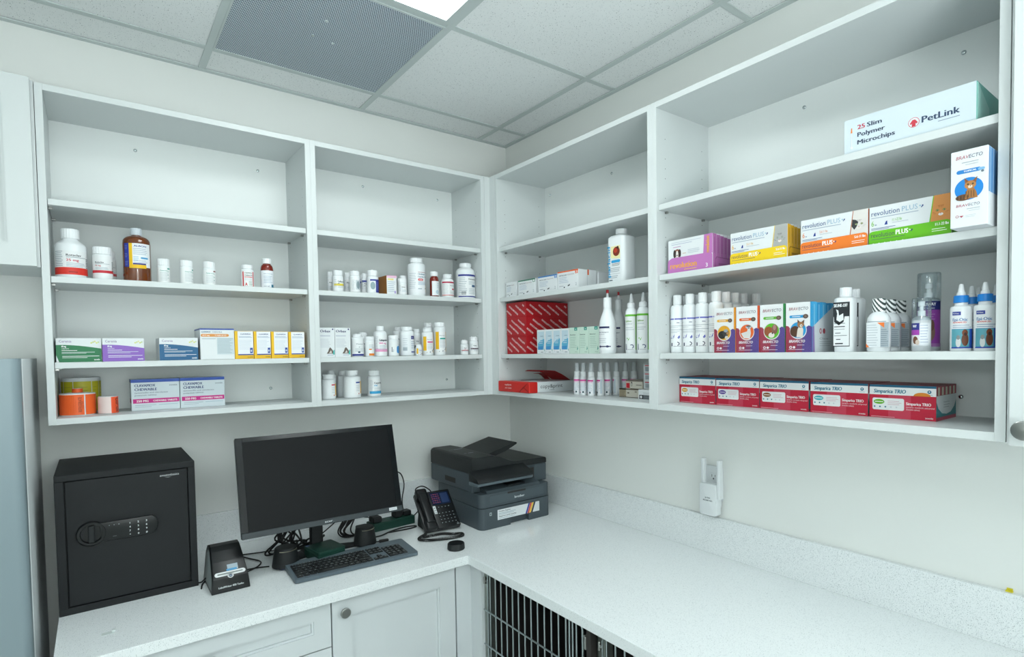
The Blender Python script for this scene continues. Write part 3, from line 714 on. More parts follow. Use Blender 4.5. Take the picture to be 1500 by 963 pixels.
for k, col in enumerate(('#2c3f9e', '#d84a32', '#f2c230', '#20262b')):
    x = -.293+k*.010; c.poly([(x, .946), (x+.009, .946), (x+.026, .9885), (x+.017, .9885)], col, 2)
c.build('sticker', t, lambda u, v, e: (u-px, -.5142-py-e, v-ZK), 'white sticker with diagonal coloured stripes')
c = Cv(); c.rect(-.478, -.468, .971, .984, '#b9c4c8', 1); c.rect(-.4755, -.4705, .9735, .9815, '#434d53', 2); c.build('paper_mark', t, lambda u, v, e: (u-px, -.5142-py-e, v-ZK))
# sloping output bay in front
bm = bmesh.new()
prism(bm, [(-.508-py, 1.0622-ZK), (-.500-py, 1.072-ZK), (-.46-py, 1.082-ZK), (-.30-py, 1.070-ZK), (-.30-py, 1.0622-ZK)], 'x', -.485-px, -.205-px)
link('output_tray', bm, M_PRGREY, t)
bm = bmesh.new(); addbox(bm, *L_(-.372, -.285, -.505, -.455, 1.0775, 1.0845), bev=.002); link('paper_stop', bm, M_PRBLK, t)
bm = bmesh.new()
addbox(bm, *L_(-.528, -.487, -.462, -.10, 1.0625, 1.140), bev=.004); addbox(bm, *L_(-.203, -.130, -.462, -.10, 1.0625, 1.140), bev=.004); addbox(bm, *L_(-.487, -.203, -.455, -.10, 1.108, 1.1395)); addbox(bm, *L_(-.487, -.203, -.30, -.10, 1.0625, 1.108))
scn = link('scanner_unit', bm, M_PRGREY, t)
bm = bmesh.new(); addbox(bm, *L_(-.4865, -.2035, -.302, -.3005, 1.071, 1.1075)); addbox(bm, *L_(-.246, -.204, -.463, -.4555, 1.086, 1.128)); link('bay_opening', bm, M_DARK, t)
bm = bmesh.new(); addbox(bm, *L_(-.5292, -.5281, -.325, -.235, 1.082, 1.104), bev=.0003); link('side_grip', bm, M_DARK, t)
bm = bmesh.new()
prism(bm, [(x-px, z-ZK) for x, z in [(-.528, 1.1405), (-.528, 1.196), (-.523, 1.204), (-.512, 1.208), (-.425, 1.208), (-.385, 1.198), (-.335, 1.176), (-.300, 1.168), (-.134, 1.166), (-.130, 1.160), (-.130, 1.1405)]], 'y', -.462-py, -.100-py, bev=.002)
lid = link('scanner_lid', bm, M_PRBLK, t)
bm = bmesh.new(); prism(bm, [(x-px, z-ZK) for x, z in [(-.400, 1.190), (-.392, 1.198), (-.238, 1.236), (-.230, 1.233), (-.232, 1.226), (-.30, 1.198), (-.385, 1.178)]], 'y', -.375-py, -.150-py, bev=.002)
link('document_tray', bm, M_PRBLK, t)
c = Cv(); c.rect(-.475, -.430, 0, .006, '#b7c0cc', 1); c.rect(-.500, -.478, 0, .005, '#6f7a85', 1); c.rect(-.470, -.444, -.118, -.112, '#b7c0cc', 1); c.rect(-.492, -.480, -.118, -.113, '#9aa5b0', 1)
c.build('lid_marks', t, lambda u, v, e: (u-px, v-.225-py, 1.2082-ZK+e))
bm = bmesh.new(); prism(bm, [(y-py, z-ZK) for y, z in [(-.4625, 1.158), (-.528, 1.132), (-.538, 1.122), (-.536, 1.116), (-.4625, 1.116)]], 'x', -.545-px, -.262-px, bev=.003); cp = link('control_panel', bm, M_PRBLK, t, smooth=True)
bm = bmesh.new(); prism(bm, [(y-py, z-ZK) for y, z in [(-.4625, 1.1157), (-.536, 1.1157), (-.530, 1.103), (-.4625, 1.100)]], 'x', -.545-px, -.262-px, bev=.003); link('panel_lip', bm, mat('printer_grey3', '#59666d', .45), t, smooth=True)
c = Cv(); c.rect(-.520, -.462, .012, .036, '#3c4a55'); c.rect(-.516, -.466, .015, .033, '#56656f', 2)
for i in range(9):
    for j in range(3):
        if (i+j) % 4 != 3: c.ell(-.442+i*.0185, .012+j*.014, .0045, .0028, '#2b3338', 1); c.ell(-.442+i*.0185, .012+j*.014, .0014, .0014, '#8f9aa0', 2)
c.bar(-.336, -.322, .016, .024, '#57c79a', 3)
c.build('buttons', cp, lambda u, v, e: (u-px, -.535+v*.93-py-e*.35, 1.1275+v*.385+e*.93-ZK+.0004))
# ------------------------------------------------------------------ wall plate and plugged in extender
t = thing('wall_outlet', 'white wall outlet plate with power sockets above the right backsplash', 'outlet', (0, -1.2605, 1.169), -pi/2)
link('plate', B((-.036, .036, -.006, -.0003, -.061, .061), bev=.0015), M_WPLAS, t)
bm = bmesh.new(); addbox(bm, -.017, .017, -.0075, -.0061, .008, .036, bev=.0006); addbox(bm, -.017, .017, -.0075, -.0061, -.036, -.008, bev=.0006); so = link('socket_face', bm, M_WPLAS, t)
c = Cv(); c.rect(-.0075, -.0055, .021, .030, '#4a5254'); c.rect(.0055, .0075, .022, .029, '#4a5254'); c.ell(0, .015, .0027, .0032, '#3c4446'); c.build('socket_holes', so, lambda u, v, e: (u, -.0076-e, v))
t = thing('wifi_extender', 'white wireless extender with two antennas plugged into the wall outlet', 'wireless extender', (0, -1.2665, 1.118), -pi/2)
bm = bmesh.new(); prism(bm, rrect(-.034, .034, -.057, .056, .009, 4), 'y', -.052, -.022, bev=.002); addbox(bm, -.024, .030, -.022, -.008, -.03, .05, bev=.004)
link('body', bm, M_WPLAS, t, smooth=True)
link('antenna', B((-.034, -.0195, -.044, -.028, .050, .143), bev=.003, seg=2), M_WPLAS, t)
link('antenna', B((.0345, .0465, -.050, -.028, .005, .143), bev=.003, seg=2), M_WPLAS, t)
c = Cv(); c.text('tp-link', .0, .004, .0055, '#7c878b', al='c', w=.022, bold=True); c.text('AC1200 WiFi', 0, -.006, .005, '#5e696d', al='c', w=.038, bold=True); c.rect(.0342, .0346, -.01, .0, '#4a5254'); c.build('lettering', t, lambda u, v, e: (u, -.0522-e, v))
# ------------------------------------------------------------------ green power strip and cables behind the desk things
t = thing('power_box', 'dark green flat power box behind the right speaker, left of the phone', 'power strip', (-.775, -.205, ZK), rad(3))
link('case', B((-.098, .098, -.03, .03, 0, .036), bev=.004, seg=2), M_GREEN, t)
link('plug', B((-.092, -.052, -.026, .02, .0362, .060), bev=.004), M_BLKM, t); link('plug', B((.01, .045, -.018, .02, .0362, .066), bev=.004), M_BLKM, t); link('plug', B((.055, .088, -.018, .02, .0362, .058), bev=.004), M_BLKM, t)
c = Cv(); c.bar(-.026, -.004, -.004, .006, '#2f6a57'); c.build('emblem', t, lambda u, v, e: (u, v, .0362+e))
tag(link('power_adapter', B((-.925, -.880, -.265, -.19, ZK, ZK+.032), bev=.004), M_BLKM), 'black power adapter block behind the right speaker, touching the tangle of cables', 'power adapter')
tag(link('cable', T([(-1.505, -.42, ZK+.003), (-1.497, -.38, ZK+.003), (-1.487, -.365, ZK+.004)], [(-1.507, -.36, ZK+.003), (-1.498, -.375, ZK+.008), (-1.487, -.38, ZK+.02)], r=.0024), M_RUB), 'short black cable between the safe and the label printer', 'cable')
tag(link('cable', T([(-1.375, -.37, ZK+.003), (-1.325, -.335, ZK+.003), (-1.305, -.29, ZK+.003), (-1.33, -.23, ZK+.003), (-1.36, -.165, ZK+.003)], [(-1.36, -.165, ZK+.003), (-1.30, -.185, ZK+.003), (-1.235, -.20, ZK+.003)], [(-1.375, -.34, ZK+.003), (-1.33, -.345, ZK+.003), (-1.292, -.36, ZK+.003)], r=.0024), M_RUB, smooth=True), 'black cable looping from the label printer towards the left speaker', 'cable')
rr = random.Random(3); paths = []
for k in range(16):
    x = -1.225+.010*(k % 9); paths.append([(x+rr.uniform(-.01, .01), -.17+rr.uniform(-.02, .02), ZK+.13), (x+rr.uniform(-.015, .015), -.19, ZK+.075), (x+rr.uniform(-.03, .03), -.205, ZK+.03+rr.uniform(0, .02)), (x+rr.uniform(-.05, .05), -.22+rr.uniform(-.03, .02), ZK+.006+rr.uniform(0, .012)), (x+rr.uniform(-.04, .07), -.245, ZK+.004), (x+.06+rr.uniform(-.05, .05), -.215+rr.uniform(-.02, .03), ZK+.006+rr.uniform(0, .02))])
tag(link('cable_tangle', T(*paths, r=.0034), M_RUB, smooth=True), 'dense black tangle of cables behind the left part of the monitor stand', 'cables', kind='stuff')
rr = random.Random(5); paths = []
for k in range(7):
    x = -.985+.008*k; paths.append([(x+.055, -.16, ZK+.13), (x+.04+rr.uniform(-.01, .01), -.17, ZK+.09), (x+.01, -.18, ZK+.05), (x-.015+rr.uniform(-.01, .01), -.19, ZK+.02), (x-.01+rr.uniform(-.01, .01), -.215, ZK+.005), (x+.02, -.235, ZK+.005)])
tag(link('cable_bundle', T(*paths, r=.003), M_RUB, smooth=True), 'tied bundle of black cables hanging behind the monitor, beside the right speaker', 'cables', kind='stuff')
tag(link('cable', T([(-1.06, -.2, ZK+.03), (-1.0, -.17, ZK+.055), (-.96, -.15, ZK+.075), (-.93, -.15, ZK+.10)], [(-.95, -.15, ZK+.075), (-.88, -.18, ZK+.055), (-.83, -.2, ZK+.05)], r=.0025), M_RUB, smooth=True), 'thin black cable crossing the gap under the monitor', 'cable')
tag(link('cable', T([(-.700, -.06, 1.115), (-.660, -.055, 1.100), (-.645, -.06, 1.05), (-.665, -.08, .99), (-.680, -.12, .955), (-.688, -.17, .965)], [(-.715, -.07, 1.085), (-.690, -.07, 1.06), (-.680, -.08, 1.01), (-.690, -.12, .97), (-.705, -.17, .965)], r=.0028), M_RUB, smooth=True), 'two black cables curving down behind the right end of the monitor', 'cable')
tag(link('cable', T([(-.90, -.30, ZK+.003), (-.86, -.30, ZK+.003), (-.81, -.275, ZK+.003), (-.75, -.262, ZK+.004), (-.70, -.268, ZK+.003), (-.70, -.285, ZK+.003), (-.75, -.29, ZK+.003), (-.82, -.285, ZK+.004)], r=.003), M_RUB, smooth=True), 'black cable lying on the worktop between the right speaker and the phone', 'cable')
t = thing('cable_plug', 'small black plug lying right of the right speaker, behind the keyboard', 'plug', (-.878, -.375, ZK), rad(-10))
link('body', B((-.02, .016, -.007, .007, .0, .012), bev=.003, seg=2), M_RUB, t); link('cord', T([(-.02, 0, .006), (-.035, .015, .004), (-.04, .04, .003)], r=.0024), M_RUB, t)
tag(link('tape_scrap', B((-1.757, -1.728, -.590, -.572, ZK, ZK+.0006), (-1.735, -1.727, -.583, -.573, ZK+.0006, ZK+.006)), mat('clear_tape', '#cdd6d4', .25)), 'small scrap of clear tape on the worktop near the bottom left', 'tape')
tag(link('yellow_tape', B((-.009, -.0009, -2.096, -2.082, 1.0482, 1.0510), (-.0009, -.0003, -2.095, -2.083, 1.0482, 1.056)), mat('yellow_tape', '#d9cb2c', .5)), 'tiny piece of yellow tape on the top of the right backsplash', 'tape')

#ITEMS
# ------------------------------------------------------------------ goods on the shelves
S0, S1, S2, S3 = 1.4707, 2.1222, 1.8942, 1.6382
def body_prof(r, rc, cb, sh, sharp=False):
    nr = rc*.88; p = [(0, .0015), (r*.90, 0), (r*.985, .0018), (r, .004), (r, sh*.97)]
    dz = cb-sh
    for k in range(1, 6):
        a = k/5*pi/2; p.append((nr+(r-nr)*cos(a) if not sharp else r+(nr-r)*k/5, sh+(dz*.85)*(sin(a) if not sharp else k/5)))
    p += [(nr, cb), (0, cb)]
    return p
def bottle(name, label, P, fn=None, rz=0, wall='B', body=None, cap=None, group='pill bottles', cat='bottle', sharp=False, rib=.0006, lr=None, lz=None, lab='printed_label', neck=True):
    x, y, z0, r, rc, H, cb, sh = P
    z0 = {1.894: S2, 1.638: S3, 1.4705: S0}[z0]
    t = thing(name, label, cat, (x, y, z0), rz-(pi/2 if wall == 'R' else 0), group)
    bm = bmesh.new(); lathe(bm, body_prof(r, rc, cb, sh, sharp), 30); link('body', bm, body or M_WPLAS, t, smooth=True)
    bm = bmesh.new(); g = min(.0022, (H-cb)*.15)
    lathe(bm, [(rc*.9, cb-.001), (rc, cb+g*.3), (rc, H-g), (rc*.93, H), (0, H)], 40, rib=rib); link('cap', bm, cap or M_WCAP, t, smooth=False)
    if fn:
        c = Cv(r); fn(c, r, sh); c.build(lab, t, wrap(r), base=.0003)
    return t
# --- label layouts (u = distance round the bottle from the front, v = height)
def L_plain(title, tc='#3a4a52', band=None, bc=None, acc=None, ac=None, paper='#f3f6f7', b0=.10, b1=.2, half=1.25, ts=.10, top=.92, bot=.08):
    def f(c, r, sh):
        w = r*half; c.rect(-w, w, sh*bot, sh*top, paper, 1)
        if band: c.rect(-w, w, sh*b0, sh*b1, band, 2)
        hh = min(sh*ts, r*.36)
        c.text(title, -r*.55, sh*.66, hh, tc, 3, w=min(len(title)*hh*.62, r*1.35), bold=True)
        if acc: c.text(acc, -r*.55, sh*.53, hh*.85, ac or '#c23040', 3, w=min(len(acc)*hh*.55, r*1.1), bold=True)
        c.lines(-r*.55, r*.7, sh*.47, 4, sh*.055, sh*.016, '#a9b8c2', 3)
        c.lines(-w*.95, -r*.68, sh*.85, 8, sh*.07, sh*.02, '#b4c0c8', 3)
        c.lines(r*.85, w*.98, sh*.85, 8, sh*.07, sh*.02, '#b4c0c8', 3)
    return f
def L_yellow(bar='#c2267b', sw='#2f6f93', dark='#2a3a44'):
    def f(c, r, sh):
        w = r*1.2; c.rect(-w, w, sh*.1, sh*.86, '#f4f6f7', 1); c.rect(-w, -r*.62, sh*.22, sh*.86, '#f2bd1d', 2); c.rect(r*.80, w, sh*.22, sh*.86, '#f2bd1d', 2)
        c.text('Revolt', -r*.5, sh*.70, r*.2, '#6c7a84', 3, w=r*.9); c.rect(-r*.45, r*.62, sh*.58, sh*.635, bar, 3)
        c.lines(-r*.5, r*.6, sh*.53, 5, sh*.055, sh*.016, '#b6c1ca', 3)
        c.poly([(-r*.6, sh*.16), (0, sh*.17), (r*.5, sh*.23), (r*.85, sh*.34), (r*.85, sh*.29), (r*.5, sh*.19), (0, sh*.13), (-r*.6, sh*.12)], '#2a4f6c', 4)
        c.poly([(r*.1, sh*.12), (r*.5, sh*.18), (r*.85, sh*.28), (r*.85, sh*.12)], '#f2bd1d', 3)
    return f
def L_navy(c, r, sh):
    w = r*1.35; c.rect(-w, w, sh*.08, sh*.95, '#f3f6f7', 1); c.rect(-w, w, sh*.86, sh*.93, '#2b3590', 2); c.rect(-w, w, sh*.06, sh*.10, '#2b3590', 2)
    c.text('Denamarin', -r*.2, sh*.72, r*.15, '#39424d', 3, w=r*1.0, bold=True); c.bar(r*.15, r*.72, sh*.44, sh*.53, '#3a5f86', 3); c.lines(-r*.2, r*.8, sh*.66, 3, sh*.05, sh*.014, '#a9b8c2', 3); c.lines(-r*.2, r*.8, sh*.38, 4, sh*.06, sh*.014, '#a9b8c2', 3)
    c.lines(-w*.95, -r*.35, sh*.80, 9, sh*.07, sh*.02, '#aab7c0', 3)
    for k in range(7): c.rect(-r*.95+k*r*.07, -r*.92+k*r*.07, sh*.14, sh*.28, '#39424d', 4)
# ---- back wall, left cabinet, upper shelf
def f(c, r, sh):
    w = r*1.45; c.rect(-w, w, sh*.12, sh*.80, '#f2f5f6', 1); c.rect(-w, w, sh*.10, sh*.31, '#e2382c', 2)
    c.text('Rotaclav', -r*.28, sh*.64, .0066, '#2e3a40', 3, w=r*.95, bold=True); c.rect(-r*.28, r*1.05, sh*.60, sh*.615, '#8b9aa2', 3)
    c.text('25 mg', -r*.28, sh*.49, .0075, '#d23a52', 3, w=r*.78, bold=True); c.lines(-r*.28, r*1.0, sh*.44, 3, sh*.045, sh*.014, '#9fb6c4', 3); c.lines(-r*1.15, -r*.5, sh*.78, 9, sh*.052, sh*.016, '#93a3ad', 3)
    c.lines(r*1.1, r*1.4, sh*.6, 6, sh*.05, sh*.025, '#59666c', 3); c.rect(-r*.15, r*.4, sh*.16, sh*.19, '#a8231c', 3)
bottle('medicine_bottle', 'largest white bottle with a broad red band, far left on the upper back shelf', (-1.795,-.2,1.894,.0389,.0225,.1522,.1225,.1028), f, group='bottles on the upper back shelf', sharp=True)
def f(c, r, sh):
    w = r*1.45; c.rect(-w, w, sh*.06, sh*.96, '#f2f5f6', 1); c.rect(-w, w, sh*.26, sh*.37, '#cf2f3d', 2)
    c.text('Rotaclav', -r*.8, sh*.66, .0048, '#2e3a40', 3, w=r*.9, bold=True); c.rect(-r*.8, r*.7, sh*.62, sh*.635, '#9aa8b0', 3); c.text('75 mg', -r*.8, sh*.53, .0042, '#d23a52', 3, w=r*.6, bold=True); c.lines(-r*.8, r*.7, sh*.48, 2, sh*.05, sh*.016, '#9fb6c4', 3); c.lines(r*1.05, r*1.42, sh*.75, 7, sh*.06, sh*.03, '#4d5a60', 3)
bottle('medicine_bottle', 'squat white jar with a thin red band, left of the amber bottle', (-1.718,-.215,1.894,.0254,.0241,.1027,.0798,.0768), f, group='bottles on the upper back shelf')
bottle('medicine_bottle', 'white jar with red band half hidden behind the squat white jar', (-1.705,-.150,1.894,.0231,.0213,.1010,.0787,.0756), f, rz=rad(20), group='bottles on the upper back shelf')
def f(c, r, sh):
    w = r*1.05; c.rect(-w, -r*.62, sh*.36, sh*.96, '#2134a0', 2); c.rect(-r*.62, -r*.36, sh*.36, sh*.96, '#f4c418', 2); c.rect(-r*.36, w, sh*.36, sh*.96, '#f1f5f8', 2); c.rect(-r*.62, r*.62, sh*.33, sh*.42, '#f4c418', 3); c.rect(-r*.34, r*.6, sh*.42, sh*.46, '#1d2f88', 4)
    c.text('ALBON', -r*.25, sh*.87, .006, '#27418f', 4, w=r*.9, bold=True); c.lines(-r*.3, r*.8, sh*.83, 4, sh*.045, sh*.012, '#9db0c6', 4); c.bar(r*.2, r*.8, sh*.57, sh*.615, '#5aa9d8', 4); c.lines(-r*.3, r*.1, sh*.62, 3, sh*.04, sh*.012, '#7fb8dc', 4); c.lines(-r*.3, r*.8, sh*.53, 2, sh*.04, sh*.012, '#9db0c6', 4)
    for k in range(3): c.lines(-w*.93, -r*.7, sh*(.9-.2*k), 3, sh*.04, sh*.012, '#8796cf', 4)
bottle('medicine_bottle', 'large amber glass bottle with a blue and yellow label on the upper back shelf', (-1.628,-.205,1.894,.0381,.0160,.1738,.1517,.1258), f, body=M_AMBER, group=None, cap=mat('silver_cap', '#c5ced6', .3))
def Lteal(corner='#2f9d90'):
    def f(c, r, sh):
        w = r*1.3; c.rect(-w, w, sh*.03, sh*.93, '#f5f8f8', 1); c.rect(r*.55, w*.9, sh*.82, sh*.89, corner, 2); c.text('Carprovet', -r*.6, sh*.70, .0036, '#2f9d90', 3, w=r*1.2, bold=True); c.lines(-r*.6, r*.75, sh*.62, 7, sh*.075, sh*.022, '#b9c5ca', 3); c.lines(r*.55, r*.9, sh*.7, 3, sh*.2, sh*.02, '#5fae9f', 4)
    return f
bottle('pill_bottle', 'small white bottle with teal print, just right of the amber bottle', (-1.558,-.220,1.894,.0180,.0175,.0793,.0574,.0545), Lteal(), group='bottles on the upper back shelf')
bottle('pill_bottle', 'small white bottle with teal print, middle of the three matching ones', (-1.493,-.220,1.894,.0195,.0185,.0796,.0594,.0559), Lteal(), rz=rad(18), group='bottles on the upper back shelf')
bottle('pill_bottle', 'small white bottle with teal print and a brown corner, right of its two twins', (-1.425,-.220,1.894,.0195,.0182,.0808,.0590,.0554), Lteal('#8a4a4a'), group='bottles on the upper back shelf')
def f(c, r, sh):
    w = r*1.3; c.rect(-w, w, 0.003, sh*.97, '#f5f7f7', 1); c.rect(-r*.93, -r*.72, .003, sh*.95, '#d63c42', 2); c.rect(r*.70, r*.92, .003, sh*.95, '#d63c42', 2)
    c.text('CEFPO', 0, sh*.82, .0048, '#2b4a40', 3, al='c', w=r*1.1, bold=True); c.text('TABLETS', 0, sh*.68, .0044, '#2b4a40', 3, al='c', w=r*1.2, bold=True); c.rect(-r*.6, r*.6, sh*.59, sh*.63, '#d63c42', 3); c.lines(-r*.6, r*.6, sh*.52, 2, sh*.07, sh*.02, '#b9c5ca', 3); c.poly([(-r*.55, sh*.08), (-r*.15, sh*.08), (-r*.35, sh*.3)], '#d63c42', 3); c.lines(0, r*.6, sh*.35, 4, sh*.07, sh*.025, '#8fb09a', 3)
bottle('pill_bottle', 'small white bottle with a red framed label, left of the dark red bottle', (-1.305,-.220,1.894,.0215,.0186,.0797,.0658,.0573), f, group='bottles on the upper back shelf')
def f(c, r, sh):
    w = r*1.4; c.rect(-w, w, .002, sh*.97, '#eef3f8', 1); c.text('MELOXICAM', -r*.75, sh*.76, .0035, '#6d7d90', 3, w=r*1.5); c.lines(-r*.75, r*.8, sh*.66, 5, sh*.085, sh*.025, '#9fb0c2', 3); c.rect(r*.45, r*.95, .003, sh*.2, '#2f7a9a', 3); c.text('oral', -r*.75, sh*.08, .0035, '#33465a', 3, w=r*.9, bold=True)
bottle('medicine_bottle', 'small dark red bottle with white cap and pale label, right end of its shelf', (-1.239,-.220,1.894,.0215,.0150,.1081,.0902,.0653), f, body=M_AMBER2, group='bottles on the upper back shelf')
# ---- back wall, right cabinet, upper shelf
G2 = 'bottles on the upper shelf next to the corner'
def twisty(t, rc, H):   # small shiny seal pieces lying on a cap
    for k in range(3):
        a = k*2.1; bm = bmesh.new(); addbox(bm, rc*.5*cos(a)-.0022, rc*.5*cos(a)+.0022, rc*.5*sin(a)-.002, rc*.5*sin(a)+.002, H+.0001, H+.004, bev=.0008); link('cap_tab', bm, M_WCAP, t)
bottle('pill_bottle', 'tiny white bottle at the left end, behind the yellow striped bottle', (-.984,-.140,1.894,.0115,.0095,.0883,.0712,.0657), L_plain('Bute'), group=G2)
bottle('pill_bottle', 'white pill bottle with a yellow stripe, left end of the shelf by the corner', (-.978,-.215,1.894,.0209,.0185,.0848,.0659,.0579), L_plain('Galliprant', band='#f1dc22', b0=.42, b1=.56, acc='60', ac='#6a7480'), group=G2, rz=rad(12))
bottle('pill_bottle', 'narrow white bottle behind, between the yellow striped and the grey labelled bottle', (-.915,-.150,1.894,.0160,.0120,.0880,.0704,.0662), L_plain('Proin', tc='#44585e'), group=G2)
t = bottle('pill_bottle', 'white bottle with grey leaf label and blue edge, tabs on its cap', (-.910,-.215,1.894,.0210,.0185,.0870,.0706,.0624), lambda c, r, sh: (c.rect(-r*1.3, r*1.3, sh*.06, sh*.92, '#f2f5f6', 1), c.rect(-r*.2, r*.75, sh*.20, sh*.82, '#cfd8dc', 2), c.ell(r*.3, sh*.5, r*.35, sh*.25, '#8fa0a6', 3), c.rect(r*.85, r*1.3, sh*.3, sh*.92, '#3c4a9c', 3), c.lines(-r*.9, -r*.3, sh*.8, 8, sh*.08, sh*.02, '#aab7c0', 3)) and None, group=G2); twisty(t, .0185, .0870)
bottle('pill_bottle', 'small white bottle deep on the shelf, left of the blue labelled one', (-.842,-.125,1.894,.0138,.0096,.0877,.0705,.0648), L_plain('Vet', band='#3c4a9c', b0=.8, b1=.92), group=G2)
bottle('pill_bottle', 'small white bottle with dark bands just behind the blue labelled one', (-.850,-.168,1.894,.0140,.0116,.0880,.0725,.0640), L_plain('Vet', band='#3c4a9c', b0=.8, b1=.92, acc='10', ac='#2d3c60'), group=G2)
t = bottle('pill_bottle', 'white bottle with a deep blue label half, left of the brown box', (-.835,-.215,1.894,.0236,.0211,.0955,.0732,.0648), lambda c, r, sh: (c.rect(-r*1.3, r*1.3, sh*.08, sh*.90, '#f2f5f6', 1), c.rect(r*.15, r*1.3, sh*.08, sh*.90, '#39449e', 2), c.rect(-r*.8, r*.2, sh*.80, sh*.90, '#39449e', 2), c.lines(r*.25, r*.9, sh*.7, 6, sh*.09, sh*.02, '#8a92cf', 3), c.ell(-r*.35, sh*.5, r*.4, sh*.24, '#93aab0', 3)) and None, group=G2); twisty(t, .0211, .0955)
bottle('pill_bottle', 'white capped bottle half hidden behind the small jar, left of the tall white bottle', (-.669,-.150,1.894,.0160,.0154,.0936,.0799,.0740), L_plain('Vet'), group=G2)
bottle('pill_bottle', 'small white jar with faint blue spot between brown box and tall white bottle', (-.709,-.225,1.894,.0180,.0180,.0702,.0532,.0470), L_plain('Enrox', acc='o', ac='#5a9fd0'), group=G2)
def f(c, r, sh):
    w = r*1.4; c.rect(-w, w, sh*.10, sh*.82, '#f3f6f9', 1); x = -r*.3
    c.rect(x, r*.95, sh*.775, sh*.79, '#b07a7a', 2); c.text('Clindamycin', x, sh*.70, .0062, '#4a7f96', 3, w=r*1.0, bold=True); c.text('Capsules USP', x, sh*.615, .0056, '#4a7f96', 3, w=r*1.15, bold=True); c.bar(x, x+r*.62, sh*.50, sh*.575, '#d9353f', 3); c.text('150', x+r*.12, sh*.515, .0055, '#ffffff', 4, w=r*.36, bold=True)
    c.lines(x, r*1.0, sh*.47, 3, sh*.04, sh*.014, '#86aac4', 3); c.poly([(r*.35, sh*.18), (r*.95, sh*.14), (r*.85, sh*.42)], '#f2d535', 3); c.text('100', r*.58, sh*.24, .005, '#444b50', 4, w=r*.28, bold=True); c.lines(x, x+r*.5, sh*.25, 1, sh*.05, sh*.02, '#6c8aa0', 3); c.lines(-w*.95, x-r*.2, sh*.75, 9, sh*.06, sh*.015, '#b8c4cc', 3)
bottle('medicine_bottle', 'tallest white bottle on its shelf, blue lettering and yellow triangle', (-.630,-.200,1.894,.0385,.0270,.1649,.1463,.1301), f, group=G2)
bottle('medicine_bottle', 'small dark red bottle with white cap beside the tall white bottle, near the corner', (-.555,-.220,1.894,.0200,.0161,.1111,.0916,.0707), lambda c, r, sh: (c.rect(-r*1.0, r*1.25, .006, sh*.97, '#eef3f6', 1), c.lines(r*.1, r*.9, sh*.85, 5, sh*.07, sh*.02, '#9fb4c2', 3), c.ell(r*.2, sh*.3, r*.4, sh*.12, '#bcd0dc', 3), c.rect(r*.9, r*1.25, .002, sh*.14, '#d84a5a', 3)) and None, body=M_AMBER2, group=G2)
def f(c, r, sh):
    w = r*1.4; c.rect(-w, w, sh*.12, sh*.96, '#f4f6f7', 1); c.rect(-w, w, sh*.88, sh*.97, '#b8284c', 2); c.rect(-w, w, sh*.12, sh*.16, '#d2564a', 2); c.text('Vetmedin', -r*.1, sh*.70, .0042, '#7f9a96', 3, w=r*.9, bold=True); c.bar(r*.25, r*.78, sh*.46, sh*.55, '#c83550', 3); c.lines(-r*.1, r*.85, sh*.40, 3, sh*.07, sh*.018, '#9fb0aa', 3); c.lines(-w*.9, -r*.25, sh*.8, 8, sh*.08, sh*.02, '#b4c0c4', 3)
bottle('pill_bottle', 'white bottle with a crimson top band, between red bottle and large navy banded bottle', (-.487,-.215,1.894,.0285,.0200,.1044,.0877,.0724), f, group=G2)
bottle('medicine_bottle', 'large round white bottle with navy bands nearest the room corner', (-.3835,-.200,1.894,.0440,.0281,.1627,.1458,.1176), L_navy, group=G2)
# ---- back wall, right cabinet, middle shelf
G3 = 'bottles on the middle shelf next to the corner'
bottle('pill_bottle', 'white bottle with a navy band at the foot, right of the two tall animal boxes', (-.906,-.215,1.638,.0240,.0176,.0913,.0797,.0742), lambda c, r, sh: (c.rect(-r*1.3, r*1.3, sh*.06, sh*.92, '#f0f4f5', 1), c.rect(-r*1.3, r*1.3, sh*.05, sh*.15, '#2c3a8e', 2), c.text('Theocin', -r*.55, sh*.66, .0042, '#5f7880', 3, w=r*1.3, bold=True), c.text('80', 0, sh*.5, .004, '#5f7880', 3, al='c'), c.lines(-r*.7, r*.7, sh*.44, 3, sh*.07, sh*.018, '#9fb0b8', 3), c.rect(-r*.25, r*.1, sh*.2, sh*.3, '#34506a', 3)) and None, group=G3)
bottle('pill_bottle', 'white capped bottle behind, between navy foot and orange labelled bottles', (-.856,-.150,1.638,.0192,.0164,.1000,.0845,.0760), L_plain('Vet'), group=G3)
bottle('pill_bottle', 'small jar with two orange marks on its label, left of the pink banded bottle', (-.859,-.226,1.638,.0183,.0182,.0813,.0671,.0629), lambda c, r, sh: (c.rect(-r*1.3, r*1.3, sh*.04, sh*.95, '#f0f4f5', 1), c.rect(-r*.5, r*.9, sh*.06, sh*.20, '#f08a2c', 2), c.bar(-r*.5, r*.1, sh*.42, sh*.5, '#f08a2c', 3), c.lines(-r*.5, r*.6, sh*.75, 4, sh*.08, sh*.02, '#8fa3ad', 3)) and None, group=G3)
bottle('pill_bottle', 'tall white bottle hidden behind the pink banded bottle', (-.787,-.148,1.638,.0183,.0098,.1225,.1080,.0993), L_plain('Vet'), group=G3)
bottle('medicine_bottle', 'white bottle with a pink band and pink number', (-.806,-.210,1.638,.0269,.0150,.1250,.1072,.0944), L_plain('Gabapentin', band='#f0a6cf', b0=.2, b1=.32, acc='800 mg', ac='#e27fb4'), group=G3)
